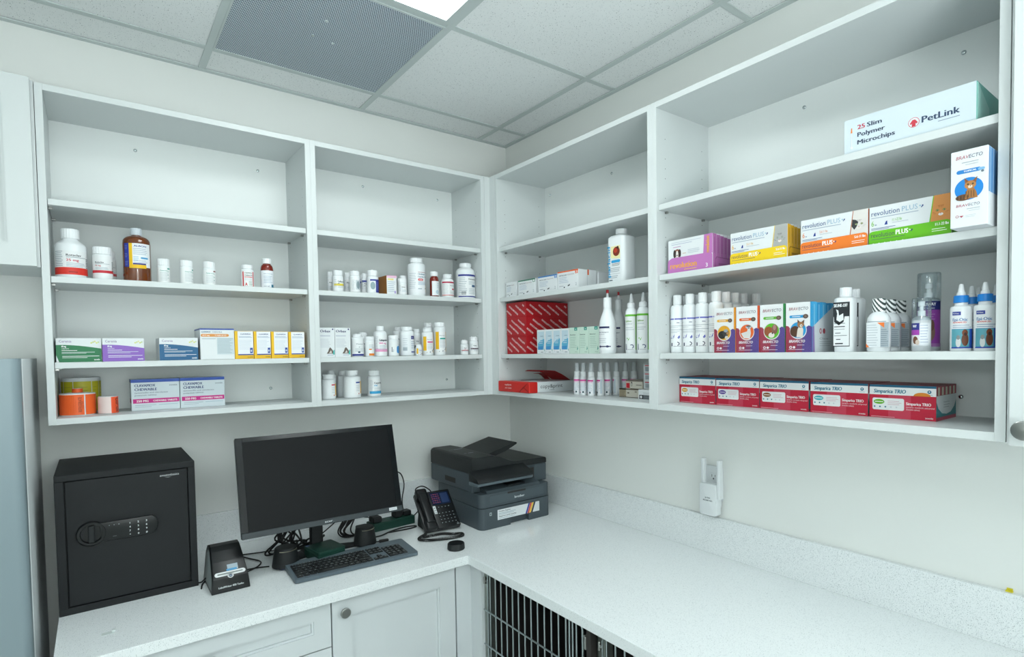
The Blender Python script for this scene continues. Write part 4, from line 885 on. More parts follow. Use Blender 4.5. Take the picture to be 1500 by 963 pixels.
bottle('pill_bottle', 'white jar with a bright blue rectangle on its label', (-.753,-.220,1.638,.0215,.0209,.0867,.0715,.0686), lambda c, r, sh: (c.rect(-r*1.3, r*1.4, sh*.04, sh*.93, '#f0f4f5', 1), c.bar(r*.25, r*1.1, sh*.16, sh*.62, '#2f8fd6', 2), c.rect(-r*.75, -r*.6, sh*.25, sh*.55, '#6b7c84', 3), c.text('Amox', -r*.35, sh*.25, .0045, '#6b7c84', 3, w=r*.5, rot=pi/2)) and None, group=G3)
bottle('medicine_bottle', 'white bottle deep behind, left of the wide purple tagged bottle', (-.690,-.130,1.638,.0225,.0146,.1259,.1127,.1037), L_plain('Vet'), group=G3)
bottle('medicine_bottle', 'wide white bottle with a small purple tag and navy line', (-.684,-.205,1.638,.0310,.0239,.1240,.1085,.0982), lambda c, r, sh: (c.rect(-r*1.4, r*1.4, sh*.08, sh*.9, '#eef3f6', 1), c.rect(r*.15, r*.85, sh*.72, sh*.86, '#2f3488', 2), c.text('Pred', r*.25, sh*.755, .005, '#dfe4f4', 3, w=r*.5), c.lines(r*.15, r*1.0, sh*.62, 4, sh*.09, sh*.02, '#8ea4c0', 3), c.rect(r*.15, r*1.1, sh*.14, sh*.19, '#2f3488', 3), c.lines(-r*1.0, -r*.3, sh*.75, 5, sh*.09, sh*.018, '#b9c4cc', 3), c.rect(-r*1.0, -r*.4, sh*.22, sh*.36, '#aebbc3', 3)) and None, group=G3)
bottle('pill_bottle', 'narrow bottle behind with an amber dot, left of the yellow framed bottles', (-.610,-.148,1.638,.0175,.0134,.1174,.1007,.0916), L_plain('Vet', acc='o', ac='#e0a020', band='#3b3a38', b0=.35, b1=.5), group=G3)
bottle('pill_bottle', 'very small bottle with yellow corner in front, left of the yellow framed bottles', (-.646,-.240,1.638,.0138,.0115,.0477,.0389,.0360), L_yellow('#8a98c8'), group=G3)
bottle('medicine_bottle', 'shorter bottle with yellow framed label and magenta bar', (-.592,-.215,1.638,.0253,.0192,.1171,.1030,.0956), L_yellow('#d0287e'), group=G3)
bottle('medicine_bottle', 'tall white bottle hidden behind the two yellow framed bottles', (-.549,-.140,1.638,.0228,.0179,.1471,.1292,.1230), L_yellow('#2aa79a'), group=G3)
bottle('medicine_bottle', 'tallest bottle with yellow framed label and teal bar', (-.528,-.210,1.638,.0266,.0232,.1452,.1265,.1204), L_yellow('#2aa79a'), group=G3)
t = bottle('pill_bottle', 'small white bottle with a red line, left of the last two by the corner', (-.411,-.225,1.638,.0180,.0155,.0653,.0498,.0435), L_plain('Keto', acc='120', ac='#b8303c', band='#c23a46', b0=.4, b1=.5), group=G3); twisty(t, .0155, .0653)
t = bottle('pill_bottle', 'small white bottle with a dark line, last on the middle shelf by the corner', (-.3605,-.225,1.638,.0205,.0185,.0800,.0640,.0580), L_plain('Keto', band='#4d2f3a', b0=.42, b1=.52), group=G3); twisty(t, .0185, .0800)
# ---- back wall, right cabinet, bottom shelf
G4 = 'bottles on the bottom shelf next to the corner'
def Lred(bar):
    def f(c, r, sh):
        c.rect(-r*.1, r*1.15, sh*.14, sh*.86, '#f4f6f7', 1); c.rect(r*.78, r*1.15, sh*.2, sh*.84, '#f2bd1d', 2); c.rect(r*.1, r*.72, sh*.74, sh*.81, bar, 3); c.lines(r*.1, r*.7, sh*.64, 4, sh*.09, sh*.02, '#b9c4cc', 3); c.poly([(0, sh*.2), (r*.5, sh*.24), (r*.95, sh*.34), (r*.95, sh*.26), (r*.5, sh*.18)], '#c8432f', 4)
    return f
bottle('medicine_bottle', 'white bottle with red line and yellow edge, left end of the bottom shelf', (-1.012,-.175,1.4705,.0269,.0223,.0992,.0820,.0739), Lred('#cf2f4a'), group=G4)
bottle('medicine_bottle', 'wide white bottle with blue line and yellow edge on the bottom shelf', (-.917,-.175,1.4705,.0340,.0234,.1122,.0920,.0809), Lred('#23489c'), group=G4)
bottle('medicine_bottle', 'plain white bottle just behind the wide bottle with blue line', (-.926,-.100,1.4705,.0251,.0177,.1102,.0931,.0816), None, group=G4)
bottle('medicine_bottle', 'plain white bottle at the back, between the first two front bottles', (-.9735,-.088,1.4705,.0200,.0142,.1117,.0975,.0890), None, group=G4)
t = bottle('medicine_bottle', 'white bottle with sky blue band standing alone on the bottom shelf', (-.819,-.165,1.4705,.0276,.0231,.1081,.0879,.0793), L_plain('Carprofen', band='#3aa5d6', b0=.14, b1=.28, acc='100', ac='#3aa5d6'), rz=rad(10), group=G4); twisty(t, .0231, .1081)
# ---- label rolls
def roll(label, x, y, r, h, m, core, fn=None, z=S0, ri=.012):
    t = thing('label_roll', label, 'label roll', (x, y, z), 0)
    bm = bmesh.new(); lathe(bm, [(ri, .0005), (r-.001, .0005), (r-.001, h-.0005), (ri, h-.0005)], 36); lathe(bm, [(ri, h-.0005), (ri, .0005)], 36); link('paper_roll', bm, M_PAPER, t, smooth=True)
    if fn: c = Cv(r); fn(c, r, h); c.build('printed_labels', t, wrap(r), base=.0001)
    if core: bm = bmesh.new(); lathe(bm, [(ri-.001, .001), (ri-.001, h*.98)], 20); link('core', bm, mat('card_core', '#a98a62', .8), t)
    return t
def f(c, r, h):
    x = -r*1.5
    for ww in (.5, .62, .95, .5, .5):
        c.rect(x, x+r*ww-.0022, .004, h-.012, '#c9c02a', 1); c.lines(x+.004, x+r*ww-.008, h-.03, 6, .011, .0012, '#8b8a3a', 2); x += r*ww
roll('roll of yellow labels standing behind the orange label roll', -1.7855, -.0605, .0520, .1150, None, True, f)
def f(c, r, h):
    c.rect(-r*1.5, r*.36, .003, h-.004, '#fb6a2a', 1); c.rect(r*.44, r*1.5, .003, h-.004, '#fb6a2a', 1)
    for k in range(10): c.rect(-r*1.1+k*.0045, -r*1.1+k*.0045+.0007, .005, h-.006, '#e8561c', 2)
    c.text('REFRIGERATE', r*.22, .012, .0085, '#5a2110', 3, w=.046, rot=pi/2); c.text('keep cold', r*.31, .022, .004, '#7a3216', 3, w=.022, rot=pi/2); c.rect(-r*.1, -r*.09, .012, .05, '#d8501a', 3)
roll('roll of bright orange labels at the left end of the bottom shelf', -1.794, -.165, .0460, .0695, None, True, f)
t = roll('small orange roll stacked on top of the bright orange label roll', -1.794, -.165, .0135, .0135, None, False, lambda c, r, h: c.rect(-r*1.6, r*1.6, .0005, h-.001, '#fb6a2a', 1) and None, z=S0+.0705, ri=.004)
tag(link('liner_disc', (lambda bm: (lathe(bm, [(0, 0), (.030, 0), (.030, .0008), (0, .0008)], 28), bm)[1])(bmesh.new()), M_PAPER, loc=(-1.794, -.165, S0+.0696)), 'thin round white backing paper between the two orange label rolls', 'paper')
def f(c, r, h): c.rect(-r*1.5, r*.28, .002, h-.002, '#f2dcd8', 1); c.rect(r*.28, r*1.5, .002, h-.002, '#fb5f35', 1); c.text('CAUTION', r*.78, h-.006, .012, '#5c1f14', 3, w=.044, rot=-pi/2, bold=True)
roll('small half white, half orange roll reading CAUTION, right of the orange roll', -1.718, -.186, .0265, .0560, None, True, f)

# ---- cartons
def carton(name, label, P, wall='B', col='#e9eef0', fn=None, sfn=None, group=None, cat='box', zz=None, dep=None, rz=0, tfn=None):
    a, b, d, dp, z0, h = P; dp = dep or dp; z0 = zz if zz is not None else {1.894: S2, 1.638: S3, 1.4705: S0, 2.122: S1}[z0]
    w = abs(b-a)-.0008; m = (a+b)/2
    t = thing(name, label, cat, (m, d, z0) if wall == 'B' else (d, m, z0), rz+(0 if wall == 'B' else -pi/2), group)
    link('carton', B((-w/2, w/2, 0, dp, 0, h), bev=.0007), mat('card_'+col.lstrip('#'), tuple(v*.88 for v in lin(col)), .45), t)
    if fn: c = Cv(); fn(c, w, h); c.build('front_print', t, front(w, 0))
    if sfn:
        c = Cv(); sfn(c, dp, h)
        c.build('side_print', t, (lambda u, v, e: (-w/2-e, dp-u, v)) if wall == 'B' else (lambda u, v, e: (w/2+e, u, v)))
    if tfn: c = Cv(); tfn(c, w, dp); c.build('top_print', t, topm(w, 0, h))
    return t
def cerenia(col, dark):
    def f(c, w, h):
        pts = [(0, 0), (w, 0), (w, h*.56)]+[(w*(1-k/10), h*(.56+.16*sin(k/10*pi*.55))) for k in range(1, 11)]
        c.poly(pts, col, 1); c.poly([(0, h*.30), (w*.06, 0), (0, 0)], '#e9eef0', 2) if dark else None
        c.text('Cerenia', w*.07, h*.82, h*.10, '#7a5a9a', 2, w=w*.27, bold=False)
        for k in range(5): c.ell(w*(.78+.04*k), h*(.80+.03*(k % 3)), w*.022, h*.035, ['#e4e88a', '#cfe0a8', '#f0e6a0'][k % 3], 2)
        c.text('60 mg', w*.12, h*.62, h*.075, '#f4f7f8', 3, w=w*.10, bold=True); c.text('tablets', w*.12, h*.54, h*.05, '#f4f7f8', 3, w=w*.16)
        c.rect(w*.12, w*.46, h*.475, h*.495, '#f4f7f8', 3); c.rect(w*.12, w*.85, h*.40, h*.418, '#dfe9ec', 3); c.rect(w*.12, w*.66, h*.355, h*.37, '#dfe9ec', 3); c.rect(w*.13, w*.95, h*.235, h*.255, '#f4f7f8', 3); c.rect(w*.13, w*.68, h*.175, h*.193, '#f4f7f8', 3)
        c.text('zoetis', w*.96, h*.06, h*.075, '#f4f7f8', 3, w=w*.13, al='r', bold=True)
    return f
G = 'cartons on the middle back shelf'
carton('medicine_box', 'green and white tablet box at the left end of the middle shelf', (-1.839,-1.730,-.24,.13,1.638,.0729), fn=cerenia('#1f7a4c', 1), group=G)
carton('medicine_box', 'purple and white tablet box beside the green one', (-1.728,-1.619,-.24,.13,1.638,.0730), fn=cerenia('#8f63c4', 0), group=G)
carton('medicine_box', 'blue and white tablet box left of the larger orange barred box', (-1.579,-1.468,-.24,.13,1.638,.0744), fn=cerenia('#1c6290', 0), group=G)
def f(c, w, h):
    c.rect(0, w, h*.955, h, '#2c4fa8', 1); c.text('CLAVAMOX', w*.04, h*.865, h*.045, '#3a5a80', 2, w=w*.26, bold=True); c.text('CHEWABLE', w*.36, h*.87, h*.035, '#3a5a80', 2, w=w*.28); c.bar(w*.02, w*.84, h*.735, h*.825, '#e59a4e', 2); c.text('62.5 mg', w*.07, h*.762, h*.036, '#ffffff', 3, w=w*.2, bold=True); c.text('TABLETS', w*.42, h*.762, h*.033, '#ffffff', 3, w=w*.34, bold=True)
    c.rect(w*.05, w*.45, h*.66, h*.675, '#9fb0b8', 2); c.rect(w*.48, w*.98, h*.16, h*.70, '#cfdde2', 2); c.lines(w*.50, w*.97, h*.67, 11, h*.045, h*.012, '#8ea3ad', 3)
carton('medicine_box', 'larger white tablet box with an orange bar, left of four yellow boxes', (-1.462,-1.3565,-.24,.13,1.638,.1069), fn=f, sfn=lambda c, w, h: c.rect(0, w, h*.955, h, '#2c4fa8', 1) and None, group=G)
def f(c, w, h):
    c.rect(w*.16, w*.985, h*.155, h*.99, '#f1f5fa', 1); c.rect(w*.16, w*.985, h*.135, h*.175, '#2a4a9c', 2); c.rect(0, w*.145, 0, h, '#f4c21c', 1)
    c.text('CLAVAMOX', w*.30, h*.87, h*.05, '#2f4c86', 2, w=w*.56, bold=True); c.rect(w*.22, w*.86, h*.80, h*.815, '#8ea3bd', 2); c.rect(w*.22, w*.93, h*.765, h*.778, '#8ea3bd', 2); c.lines(w*.22, w*.9, h*.68, 8, h*.047, h*.008, '#b5c4d6', 2)
    c.rect(w*.80, w*.95, h*.20, h*.40, '#2a4a9c', 3); c.ell(w*.87, h*.29, w*.035, h*.04, '#dfe8f4', 4); c.text('zoetis', w*.95, h*.045, h*.045, '#7a6a20', 3, w=w*.30, al='r', bold=True)
for k, (a, b, w_) in enumerate([(-1.356,-1.295,'first from the left, next to the orange barred box'), (-1.294,-1.237,'second from the left'), (-1.236,-1.177,'third from the left'), (-1.176,-1.118,'at the right end by the divider')]):
    carton('medicine_box', 'upright yellow and white box, '+w_, (a, b, -.24, .09, 1.638, .0985-.0003*k), col='#f0bd1c', fn=f, sfn=lambda c, w, h: c.rect(0, w*.0+.001, 0, h, '#f0bd1c', 1) and None, group='yellow and white cartons on the middle back shelf')
def f(c, w, h):
    c.rect(0, w, h*.90, h, '#2c55b0', 1); c.text('CLAVAMOX', w*.07, h*.76, h*.085, '#2b3f7e', 2, w=w*.42, bold=True); c.text('CHEWABLE', w*.07, h*.635, h*.085, '#2b3f7e', 2, w=w*.45, bold=True); c.text('zoetis', w*.95, h*.77, h*.055, '#8796a4', 2, w=w*.17, al='r', bold=True)
    c.text('(amoxicillin and clavulanate', w*.07, h*.55, h*.045, '#4f5f78', 2, w=w*.68); c.text('potassium tablets)', w*.07, h*.47, h*.045, '#4f5f78', 2, w=w*.44)
    c.rect(w*.03, w*.985, h*.235, h*.375, '#d41a8c', 2); c.text('250 MG', w*.10, h*.27, h*.07, '#ffffff', 3, w=w*.24, bold=True); c.text('CHEWABLE TABLETS', w*.44, h*.275, h*.055, '#ffffff', 3, w=w*.50, bold=True); c.rect(w*.07, w*.5, h*.16, h*.175, '#a7b6c2', 2); c.rect(w*.55, w*.95, h*.16, h*.175, '#a7c6d2', 2); c.rect(w*.07, w*.4, h*.11, h*.122, '#a7b6c2', 2)
sf = lambda c, w, h: (c.rect(0, w, h*.90, h, '#2c55b0', 1), c.rect(0, w, h*.235, h*.375, '#d41a8c', 1)) and None
carton('medicine_box', 'white chewable tablet box with a magenta bar, left one of the pair', (-1.656,-1.518,-.16,.085,1.4705,.1045), col='#dfeaf0', fn=f, sfn=sf, group='cartons with magenta bars')
carton('medicine_box', 'white chewable tablet box with a magenta bar, right one of the pair', (-1.517,-1.379,-.16,.085,1.4705,.1045), col='#dfeaf0', fn=f, sfn=sf, group='cartons with magenta bars')
def f(c, w, h): c.rect(0, w, h*.88, h, '#f2c2dc', 1); c.rect(w*.1, w*.7, h*.76, h*.84, '#f3e48a', 2); c.lines(w*.1, w*.9, h*.68, 6, h*.1, h*.025, '#a8b8cc', 2); c.rect(w*.75, w*.92, h*.06, h*.2, '#b3a3d6', 2)
carton('medicine_box', 'small box with a brown side and pink topped front among the bottles', (-.785,-.741,-.24,.086,1.894,.0780), col='#eef2f3', fn=f, sfn=lambda c, w, h: c.rect(0, w, 0, h, '#a86a12', 1) and None)
def f(c, w, h):
    c.text('Orbax', w*.06, h*.845, h*.085, '#2b3468', 2, w=w*.66, bold=True, shear=.12); c.ell(w*.88, h*.95, w*.05, h*.025, '#2b2f6e', 2); c.rect(w*.06, w*.7, h*.72, h*.735, '#8f98b8', 2); c.lines(w*.06, w*.75, h*.62, 7, h*.045, h*.010, '#b9c1cc', 2)
    c.poly([(w*.45, h*.12), (w*.95, h*.12), (w*.85, h*.24), (w*.70, h*.34), (w*.62, h*.30), (w*.55, h*.20)], '#6a5f58', 2); c.poly([(w*.6, h*.14), (w*.8, h*.14), (w*.74, h*.24)], '#d8d4cc', 3); c.poly([(w*.85, h*.1), (w*.97, h*.08), (w*.97, h*.26), (w*.9, h*.24)], '#3fb6ae', 3); c.rect(w*.5, w*.9, h*.065, h*.08, '#8f98b8', 2)
carton('medicine_box', 'tall white animal medicine box at the left end beside the divider', (-1.064,-1.0045,-.24,.06,1.638,.1144), fn=f, group='tall white cartons')
carton('medicine_box', 'tall white animal medicine box, right of its identical neighbour', (-1.004,-.9425,-.24,.06,1.638,.1148), fn=f, group='tall white cartons')

# ---- right wall, first cabinet, upper shelf
def R(*a, **k): return carton(*a, wall='R', **k)
def spine(col, n):
    def f(c, w, h):
        if col: c.rect(0, w, h*.93, h, col, 1); c.rect(w*.86, w*.985, h*.78, h, col, 2); c.text(n, w*.92, h*.81, h*.13, '#ffffff', 3, al='c', w=w*.06, bold=True)
        c.text('METACAM', w*.08, h*.74, h*.07, '#5a6672', 2, w=w*.36, bold=True); c.text('SOLUTION', w*.48, h*.75, h*.06, '#8a5a5e', 2, w=w*.32); c.lines(w*.08, w*.55, h*.66, 4, h*.085, h*.02, '#9fb4cc', 2); c.lines(w*.08, w*.3, h*.22, 1, h*.085, h*.02, '#6a7a88', 2)
        c.ell(w*.33, h*.13, w*.03, h*.04, '#2f3a40', 2); c.poly([(w*.50, h*.16), (w*.60, h*.20), (w*.60, h*.28), (w*.55, h*.24), (w*.5, h*.22)], '#2f3a40', 2); c.text('2', w*.86, h*.16, h*.15, '#a9b4bc', 2, w=w*.07)
    return f
G = 'white cartons with coloured top strips'
R('medicine_box', 'white injection box without a coloured strip, nearest the corner', (-.335,-.415,-.25,.08,1.894,.0693), fn=spine(None, ''), group=G)
R('medicine_box', 'white injection box with a green strip', (-.429,-.552,-.25,.08,1.894,.0681), fn=spine('#2f7f62', '1'), group=G)
R('medicine_box', 'white injection box with a blue strip', (-.571,-.696,-.25,.08,1.894,.0692), fn=spine('#3c7fc4', '2'), group=G)
sd = lambda c, w, h: (c.rect(w*.50, w*.58, h*.72, h, '#ee6a35', 1), c.rect(w*.48, w*.5, 0, h, '#c3cbd0', 1)) and None
R('medicine_box', 'white injection box with an orange strip, left of the white jug', (-.699,-.823,-.25,.098,1.894,.0748), fn=spine('#ee6a35', '3'), sfn=sd, group=G)
R('medicine_box', 'plain white box behind the orange striped box, left of the jug', (-.715,-.829,-.145,.10,1.894,.070), group=G)
# white jug
def flat_bottle(label, x, y, z0, w, d, H, cb, sh, rc, fn, rz=0, cap=None, body=None, group='rectangular bottles', name='jug', rcn=.35):
    t = thing(name, label, 'bottle', (x, y, z0), -pi/2+rz, group)
    r = min(w, d)*rcn; bm = bmesh.new()
    rings = []
    def ring(k, z): return [bm.verts.new((px_*k, py_*k, z)) for px_, py_ in rrect(-w/2, w/2, -d/2, d/2, r, 5)]
    def neckr(z): return [bm.verts.new((rc*.9*cos(a), rc*.9*sin(a), z)) for a in [rad(90*(i//6)+90*(i % 6)/5) for i in range(24)]]
    rings = [ring(.96, 0), ring(1, .003), ring(1, sh-.004), ring(.985, sh), ring(.80, sh+(cb-sh)*.55), neckr(cb-(cb-sh)*.12), neckr(cb)]
    bm.faces.new(rings[0][::-1]); bm.faces.new(rings[-1])
    for a, b in zip(rings, rings[1:]):
        for i in range(len(a)): bm.faces.new((a[i], a[(i+1) % len(a)], b[(i+1) % len(a)], b[i]))
    link('body', bm, body or M_WPLAS, t, smooth=True)
    bm = bmesh.new(); lathe(bm, [(rc*.9, cb-.001), (rc, cb), (rc, H-.002), (rc*.94, H), (0, H)], 40, rib=.0006); link('cap', bm, cap or M_WCAP, t)
    c = Cv(); fn(c, w, sh); c.build('printed_label', t, front(w, -d/2))
    return t
def f(c, w, h):
    c.text('parlacid', w*.22, h*.14, h*.085, '#1fa2d8', 3, w=h*.66, rot=pi/2, bold=True); c.poly([(w*.25, h*.80), (w*.80, h*.80), (w*.80, h*.52), (w*.25, h*.55)], '#f7efb5', 1)
    c.ell(w*.58, h*.68, w*.20, h*.10, '#7d2a17', 2); c.ell(w*.54, h*.70, w*.10, h*.05, '#c23b20', 3); c.ell(w*.66, h*.76, w*.06, h*.03, '#3f1a10', 3); c.bar(w*.28, w*.80, h*.44, h*.50, '#2aa3dc', 3); c.lines(w*.32, w*.8, h*.42, 2, h*.03, h*.01, '#4d5a60', 2); c.lines(w*.10, w*.8, h*.33, 3, h*.035, h*.01, '#8d9aa0', 2); c.rect(w*.1, w*.8, h*.20, h*.205, '#8d9aa0', 2); c.lines(w*.1, w*.75, h*.16, 2, h*.035, h*.01, '#8d9aa0', 2); c.rect(w*.15, w*.35, h*.06, h*.08, '#3d4a50', 2)
flat_bottle('large white square jug with a red and blue label on the right wall', -.204, -1.0085, S2, .085, .069, .199, .180, .168, .021, f, group=None, rcn=.22)
# red patterned carton stack
def redpat(seam):
    def f(c, w, h):
        k = 0; y = -.01
        while y < h+.03:
            x = -.03+((k % 3)*.016)
            while x < w:
                # clip: only lay lettering that stays on the face
                ok = x > .001 and x+.038 < w-.0005 and y-.024 > .001 and y+.008 < h-.001
                if ok: c.text('NOXSON', x, y, .0080, '#f2dede', 2, w=.040, rot=rad(-33), bold=True)
                else:
                    if x+.016 < w-.001 and x > .001 and y-.010 > .001 and y+.008 < h-.001: c.text('NO', x, y, .0080, '#f2dede', 2, w=.013, rot=rad(-33), bold=True)
                x += .050
            y += .0195; k += 1
    return f
for q, (z0, z1, l_) in enumerate(((0, .0800, 'bottom'), (.0803, .1640, 'middle'), (.1643, .2300, 'top'))):
    carton('shipping_carton', l_+' red carton with white slanted lettering in the corner stack', (-.346+.001*q, -.491, -.256, .243, 1.638, z1-z0), wall='R', col='#b3141f', fn=redpat(q), sfn=redpat(q), group='red cartons stacked near the corner', zz=S3+z0)
def f(c, w, h):
    c.rect(w*.12, w*.93, h*.17, h*.93, '#c6dde8', 1); c.poly([(w*.12, h*.17), (w*.80, h*.17), (w*.93, h*.45), (w*.93, h*.62), (w*.5, h*.58), (w*.12, h*.42)], '#5fb2d6', 2); c.poly([(w*.12, h*.17), (w*.72, h*.17), (w*.8, h*.32), (w*.12, h*.30)], '#3f93cf', 3); c.rect(w*.45, w*.85, h*.72, h*.74, '#7d94a4', 3); c.lines(w*.3, w*.8, h*.66, 4, h*.07, h*.018, '#eaf4f8', 3); c.rect(w*.2, w*.26, h*.1, h*.12, '#4aa0a0', 3); c.rect(w*.5, w*.8, h*.06, h*.08, '#5d6a72', 3); c.poly([(w*.93, h*.1), (w*.99, h*.15), (w*.93, h*.22)], '#2d8f8a', 3)
for k, (a, b, h) in enumerate([(-.558,-.611,.1054), (-.612,-.661,.1033), (-.662,-.713,.1014), (-.714,-.763,.1000)]):
    R('medicine_box', 'pale blue gradient box, %s of the row of four' % ['leftmost', 'second from left', 'third from left', 'rightmost'][k], (a, b, -.25, .06, 1.638, .1015), fn=f, group='pale blue cartons')
def f(c, w, h):
    c.rect(w*.55, w*.85, h*.88, h, '#2f9384', 1); c.ell(w*.70, h*.93, w*.06, h*.025, '#bfe3da', 2); c.text('Revertor', w*.12, h*.70, h*.05, '#4c6a62', 2, w=w*.55, bold=True); c.lines(w*.12, w*.75, h*.63, 7, h*.065, h*.012, '#93b5a8', 2); c.poly([(w*.80, h*.12), (w*.92, h*.18), (w*.86, h*.30)], '#2f9384', 2); c.text('10 mL', w*.6, h*.05, h*.035, '#4c6a62', 2, w=w*.25)
for k, (a, b) in enumerate([(-.765,-.822), (-.823,-.876), (-.877,-.9355)]):
    R('medicine_box', 'mint green box, %s of three' % ['left one', 'middle one', 'right one'][k], (a, b, -.25, .058, 1.638, .1028), col='#cfe6d8', fn=f, group='mint green cartons')
# bottles with red tips
M_REDTIP = mat('red_tip', '#b01824', .4)
def tipbottle(label, x, y, r, sc=1):
    t = thing('applicator_bottle', label, 'bottle', (x, y, S3), -pi/2+rad(12), 'bottles with red tips')
    bm = bmesh.new(); lathe(bm, [(0, 0), (r*.93, 0), (r, .004), (r, .108), (r*.93, .122), (r*.70, .142), (r*.52, .158), (r*.46, .168), (r*.46, .172), (0, .172)], 32); link('body', bm, M_WPLAS, t, smooth=True)
    bm = bmesh.new(); lathe(bm, [(r*.50, .168), (r*.50, .2035), (r*.44, .206), (r*.16, .207), (r*.12, .222), (0, .222)], 28, rib=.0004); link('cap', bm, M_WCAP, t)
    bm = bmesh.new(); lathe(bm, [(r*.12, .2221), (r*.17, .2222), (r*.16, .2335), (r*.09, .235), (0, .235)], 14); link('tip', bm, M_REDTIP, t, smooth=True)
    c = Cv(r); c.rect(-r*1.4, r*1.4, .012, .098, '#f2f5f7', 1); c.rect(-r*1.4, r*.75, .092, .099, '#222a5e', 2); c.poly([(-r*.2, .092), (r*.75, .092), (r*.75, .090), (r*.2, .086)], '#222a5e', 2); c.rect(-r*.8, r*.9, .0235, .0275, '#222a5e', 2); c.ell(-r*.5, .0255, .006, .004, '#222a5e', 3); c.ell(r*.5, .0255, .006, .004, '#222a5e', 3)
    c.text('Hylyt shampoo', -r*.85, .076, .0042, '#404a6a', 3, w=r*1.5, bold=True); c.text('with protein', -r*.85, .069, .0034, '#404a6a', 3, w=r*1.0); c.lines(-r*.8, r*.6, .055, 3, .007, .0014, '#aab4be', 3)
    c.build('printed_label', t, wrap(r), base=.0003)
tipbottle('white shampoo bottle with a red tip, in front of its twin', -.243, -.9725, .0312)
tipbottle('white shampoo bottle with a red tip, behind the front one', -.150, -.940, .0258)
def nozbottle(label, x, y, r):
    t = thing('cleaner_bottle', label, 'bottle', (x, y, S3), -pi/2+rad(25), 'green ringed bottles')
    bm = bmesh.new(); lathe(bm, [(0, 0), (r*.93, 0), (r, .004), (r, .142), (r*.93, .152), (r*.70, .160), (r*.62, .163), (0, .163)], 32); link('body', bm, M_WPLAS, t, smooth=True)
    bm = bmesh.new(); lathe(bm, [(r*.66, .1632), (r*.68, .178), (r*.60, .1805), (r*.38, .182), (r*.30, .195), (r*.16, .214), (r*.10, .2145), (0, .2145)], 26); link('nozzle_cap', bm, M_WCAP, t, smooth=True)
    c = Cv(r); c.rect(-r*1.5, r*1.5, .010, .142, '#f1f5f5', 1); c.rect(-r*1.5, r*1.5, .1315, .1385, '#6cc23a', 2); c.rect(r*.95, r*1.12, .012, .134, '#6cc23a', 3); c.text('Epiklean', -r*.8, .112, .006, '#7fb24c', 3, w=r*1.1, bold=True); c.text('ear cleanser', -r*.8, .103, .004, '#5a7a90', 3, w=r*1.2); c.lines(-r*.8, r*.7, .092, 2, .007, .0014, '#9aaab4', 3)
    c.poly([(-r*.6, .052), (-r*.2, .045), (r*.05, .058), (-r*.2, .050), (-r*.45, .056)], '#6cc23a', 3); c.poly([(-r*.75, .012), (-r*.55, .012), (-r*.58, .032), (-r*.7, .034)], '#24366e', 3)
    for k in range(8):
        a0 = rad(-60+k*26); c.ell(r*.30+.006*cos(a0), .024+.006*sin(a0), .0016, .0016, '#24366e', 3, 6)
    c.lines(-r*.4, r*.8, .014, 1, .003, .001, '#24366e', 3)
    c.build('printed_label', t, wrap(r), base=.0003)
nozbottle('white bottle with bright green ring and pointed nozzle, left one', -.215, -1.064, .0218)
nozbottle('white bottle with bright green ring and pointed nozzle, right one', -.215, -1.120, .0224)
nozbottle('white green ringed bottle mostly hidden by the cabinet divider', -.190, -1.1785, .0222)
# ream of paper
t = thing('paper_ream', 'opened red and white ream of copy paper on the bottom shelf', 'paper', (-.298, -.4465, S0), -pi/2)
w, d, h = .232, .283, .048
link('paper_stack', B((-w/2+.002, w/2-.002, .003, d, .001, h-.003), bev=.0006), M_PAPER, t)
bm = bmesh.new(); addbox(bm, -w/2, w/2, -.0008, .045, 0, h-.001, bev=.003, seg=2); wr = link('red_wrapper', bm, mat('red_wrapper', '#c9251f', .4), t)
c = Cv(); c.text('copy&print', -w*.27, h*.60, .0075, '#f6dcd8', 2, w=.050, bold=True); c.text('A4 500', -w*.27, h*.30, .006, '#f6dcd8', 2, w=.050, bold=True); c.poly([(w*.18, 0.002), (w*.36, h*.5), (w*.46, h*.92), (w*.30, h*.5), (w*.22, .002)], '#9a1512', 2); c.poly([(w*.31, h*.5), (w*.47, .004), (w*.465, .010), (w*.33, h*.52)], '#9a1512', 3)
c.build('lettering', wr, lambda u, v, e: (u, -.001-e, v))
link('white_wrapper', B((-w/2+.0006, w/2-.0006, .0452, d, .0004, h-.0022), bev=.0012), mat('white_wrapper', '#dfe5e8', .4), t)
c = Cv(); c.text('copy&print', .060, .019, .0165, '#3a4146', 2, w=.125); c.text('paper', .11, .009, .004, '#59636a', 2, w=.03); c.build('side_print', t, lambda u, v, e: (w/2-.0006+e, u, v))
c = Cv(); c.rect(-w*.42, -w*.1, .05, .10, '#54606a', 1); c.poly([(-w*.1, .06), (w*.4, .075), (w*.42, .13), (-w*.05, .10)], '#8a4a48', 1); c.ell(w*.12, .085, .025, .014, '#eef1f3', 2); c.poly([(-w*.3, .12), (w*.42, .15), (w*.42, .165), (-w*.3, .14)], '#b9a5a6', 2); c.poly([(-w*.3, .16), (w*.42, .19), (w*.42, .20), (-w*.3, .18)], '#707a82', 2); c.build('top_print', t, topm(w, 0, h-.002))
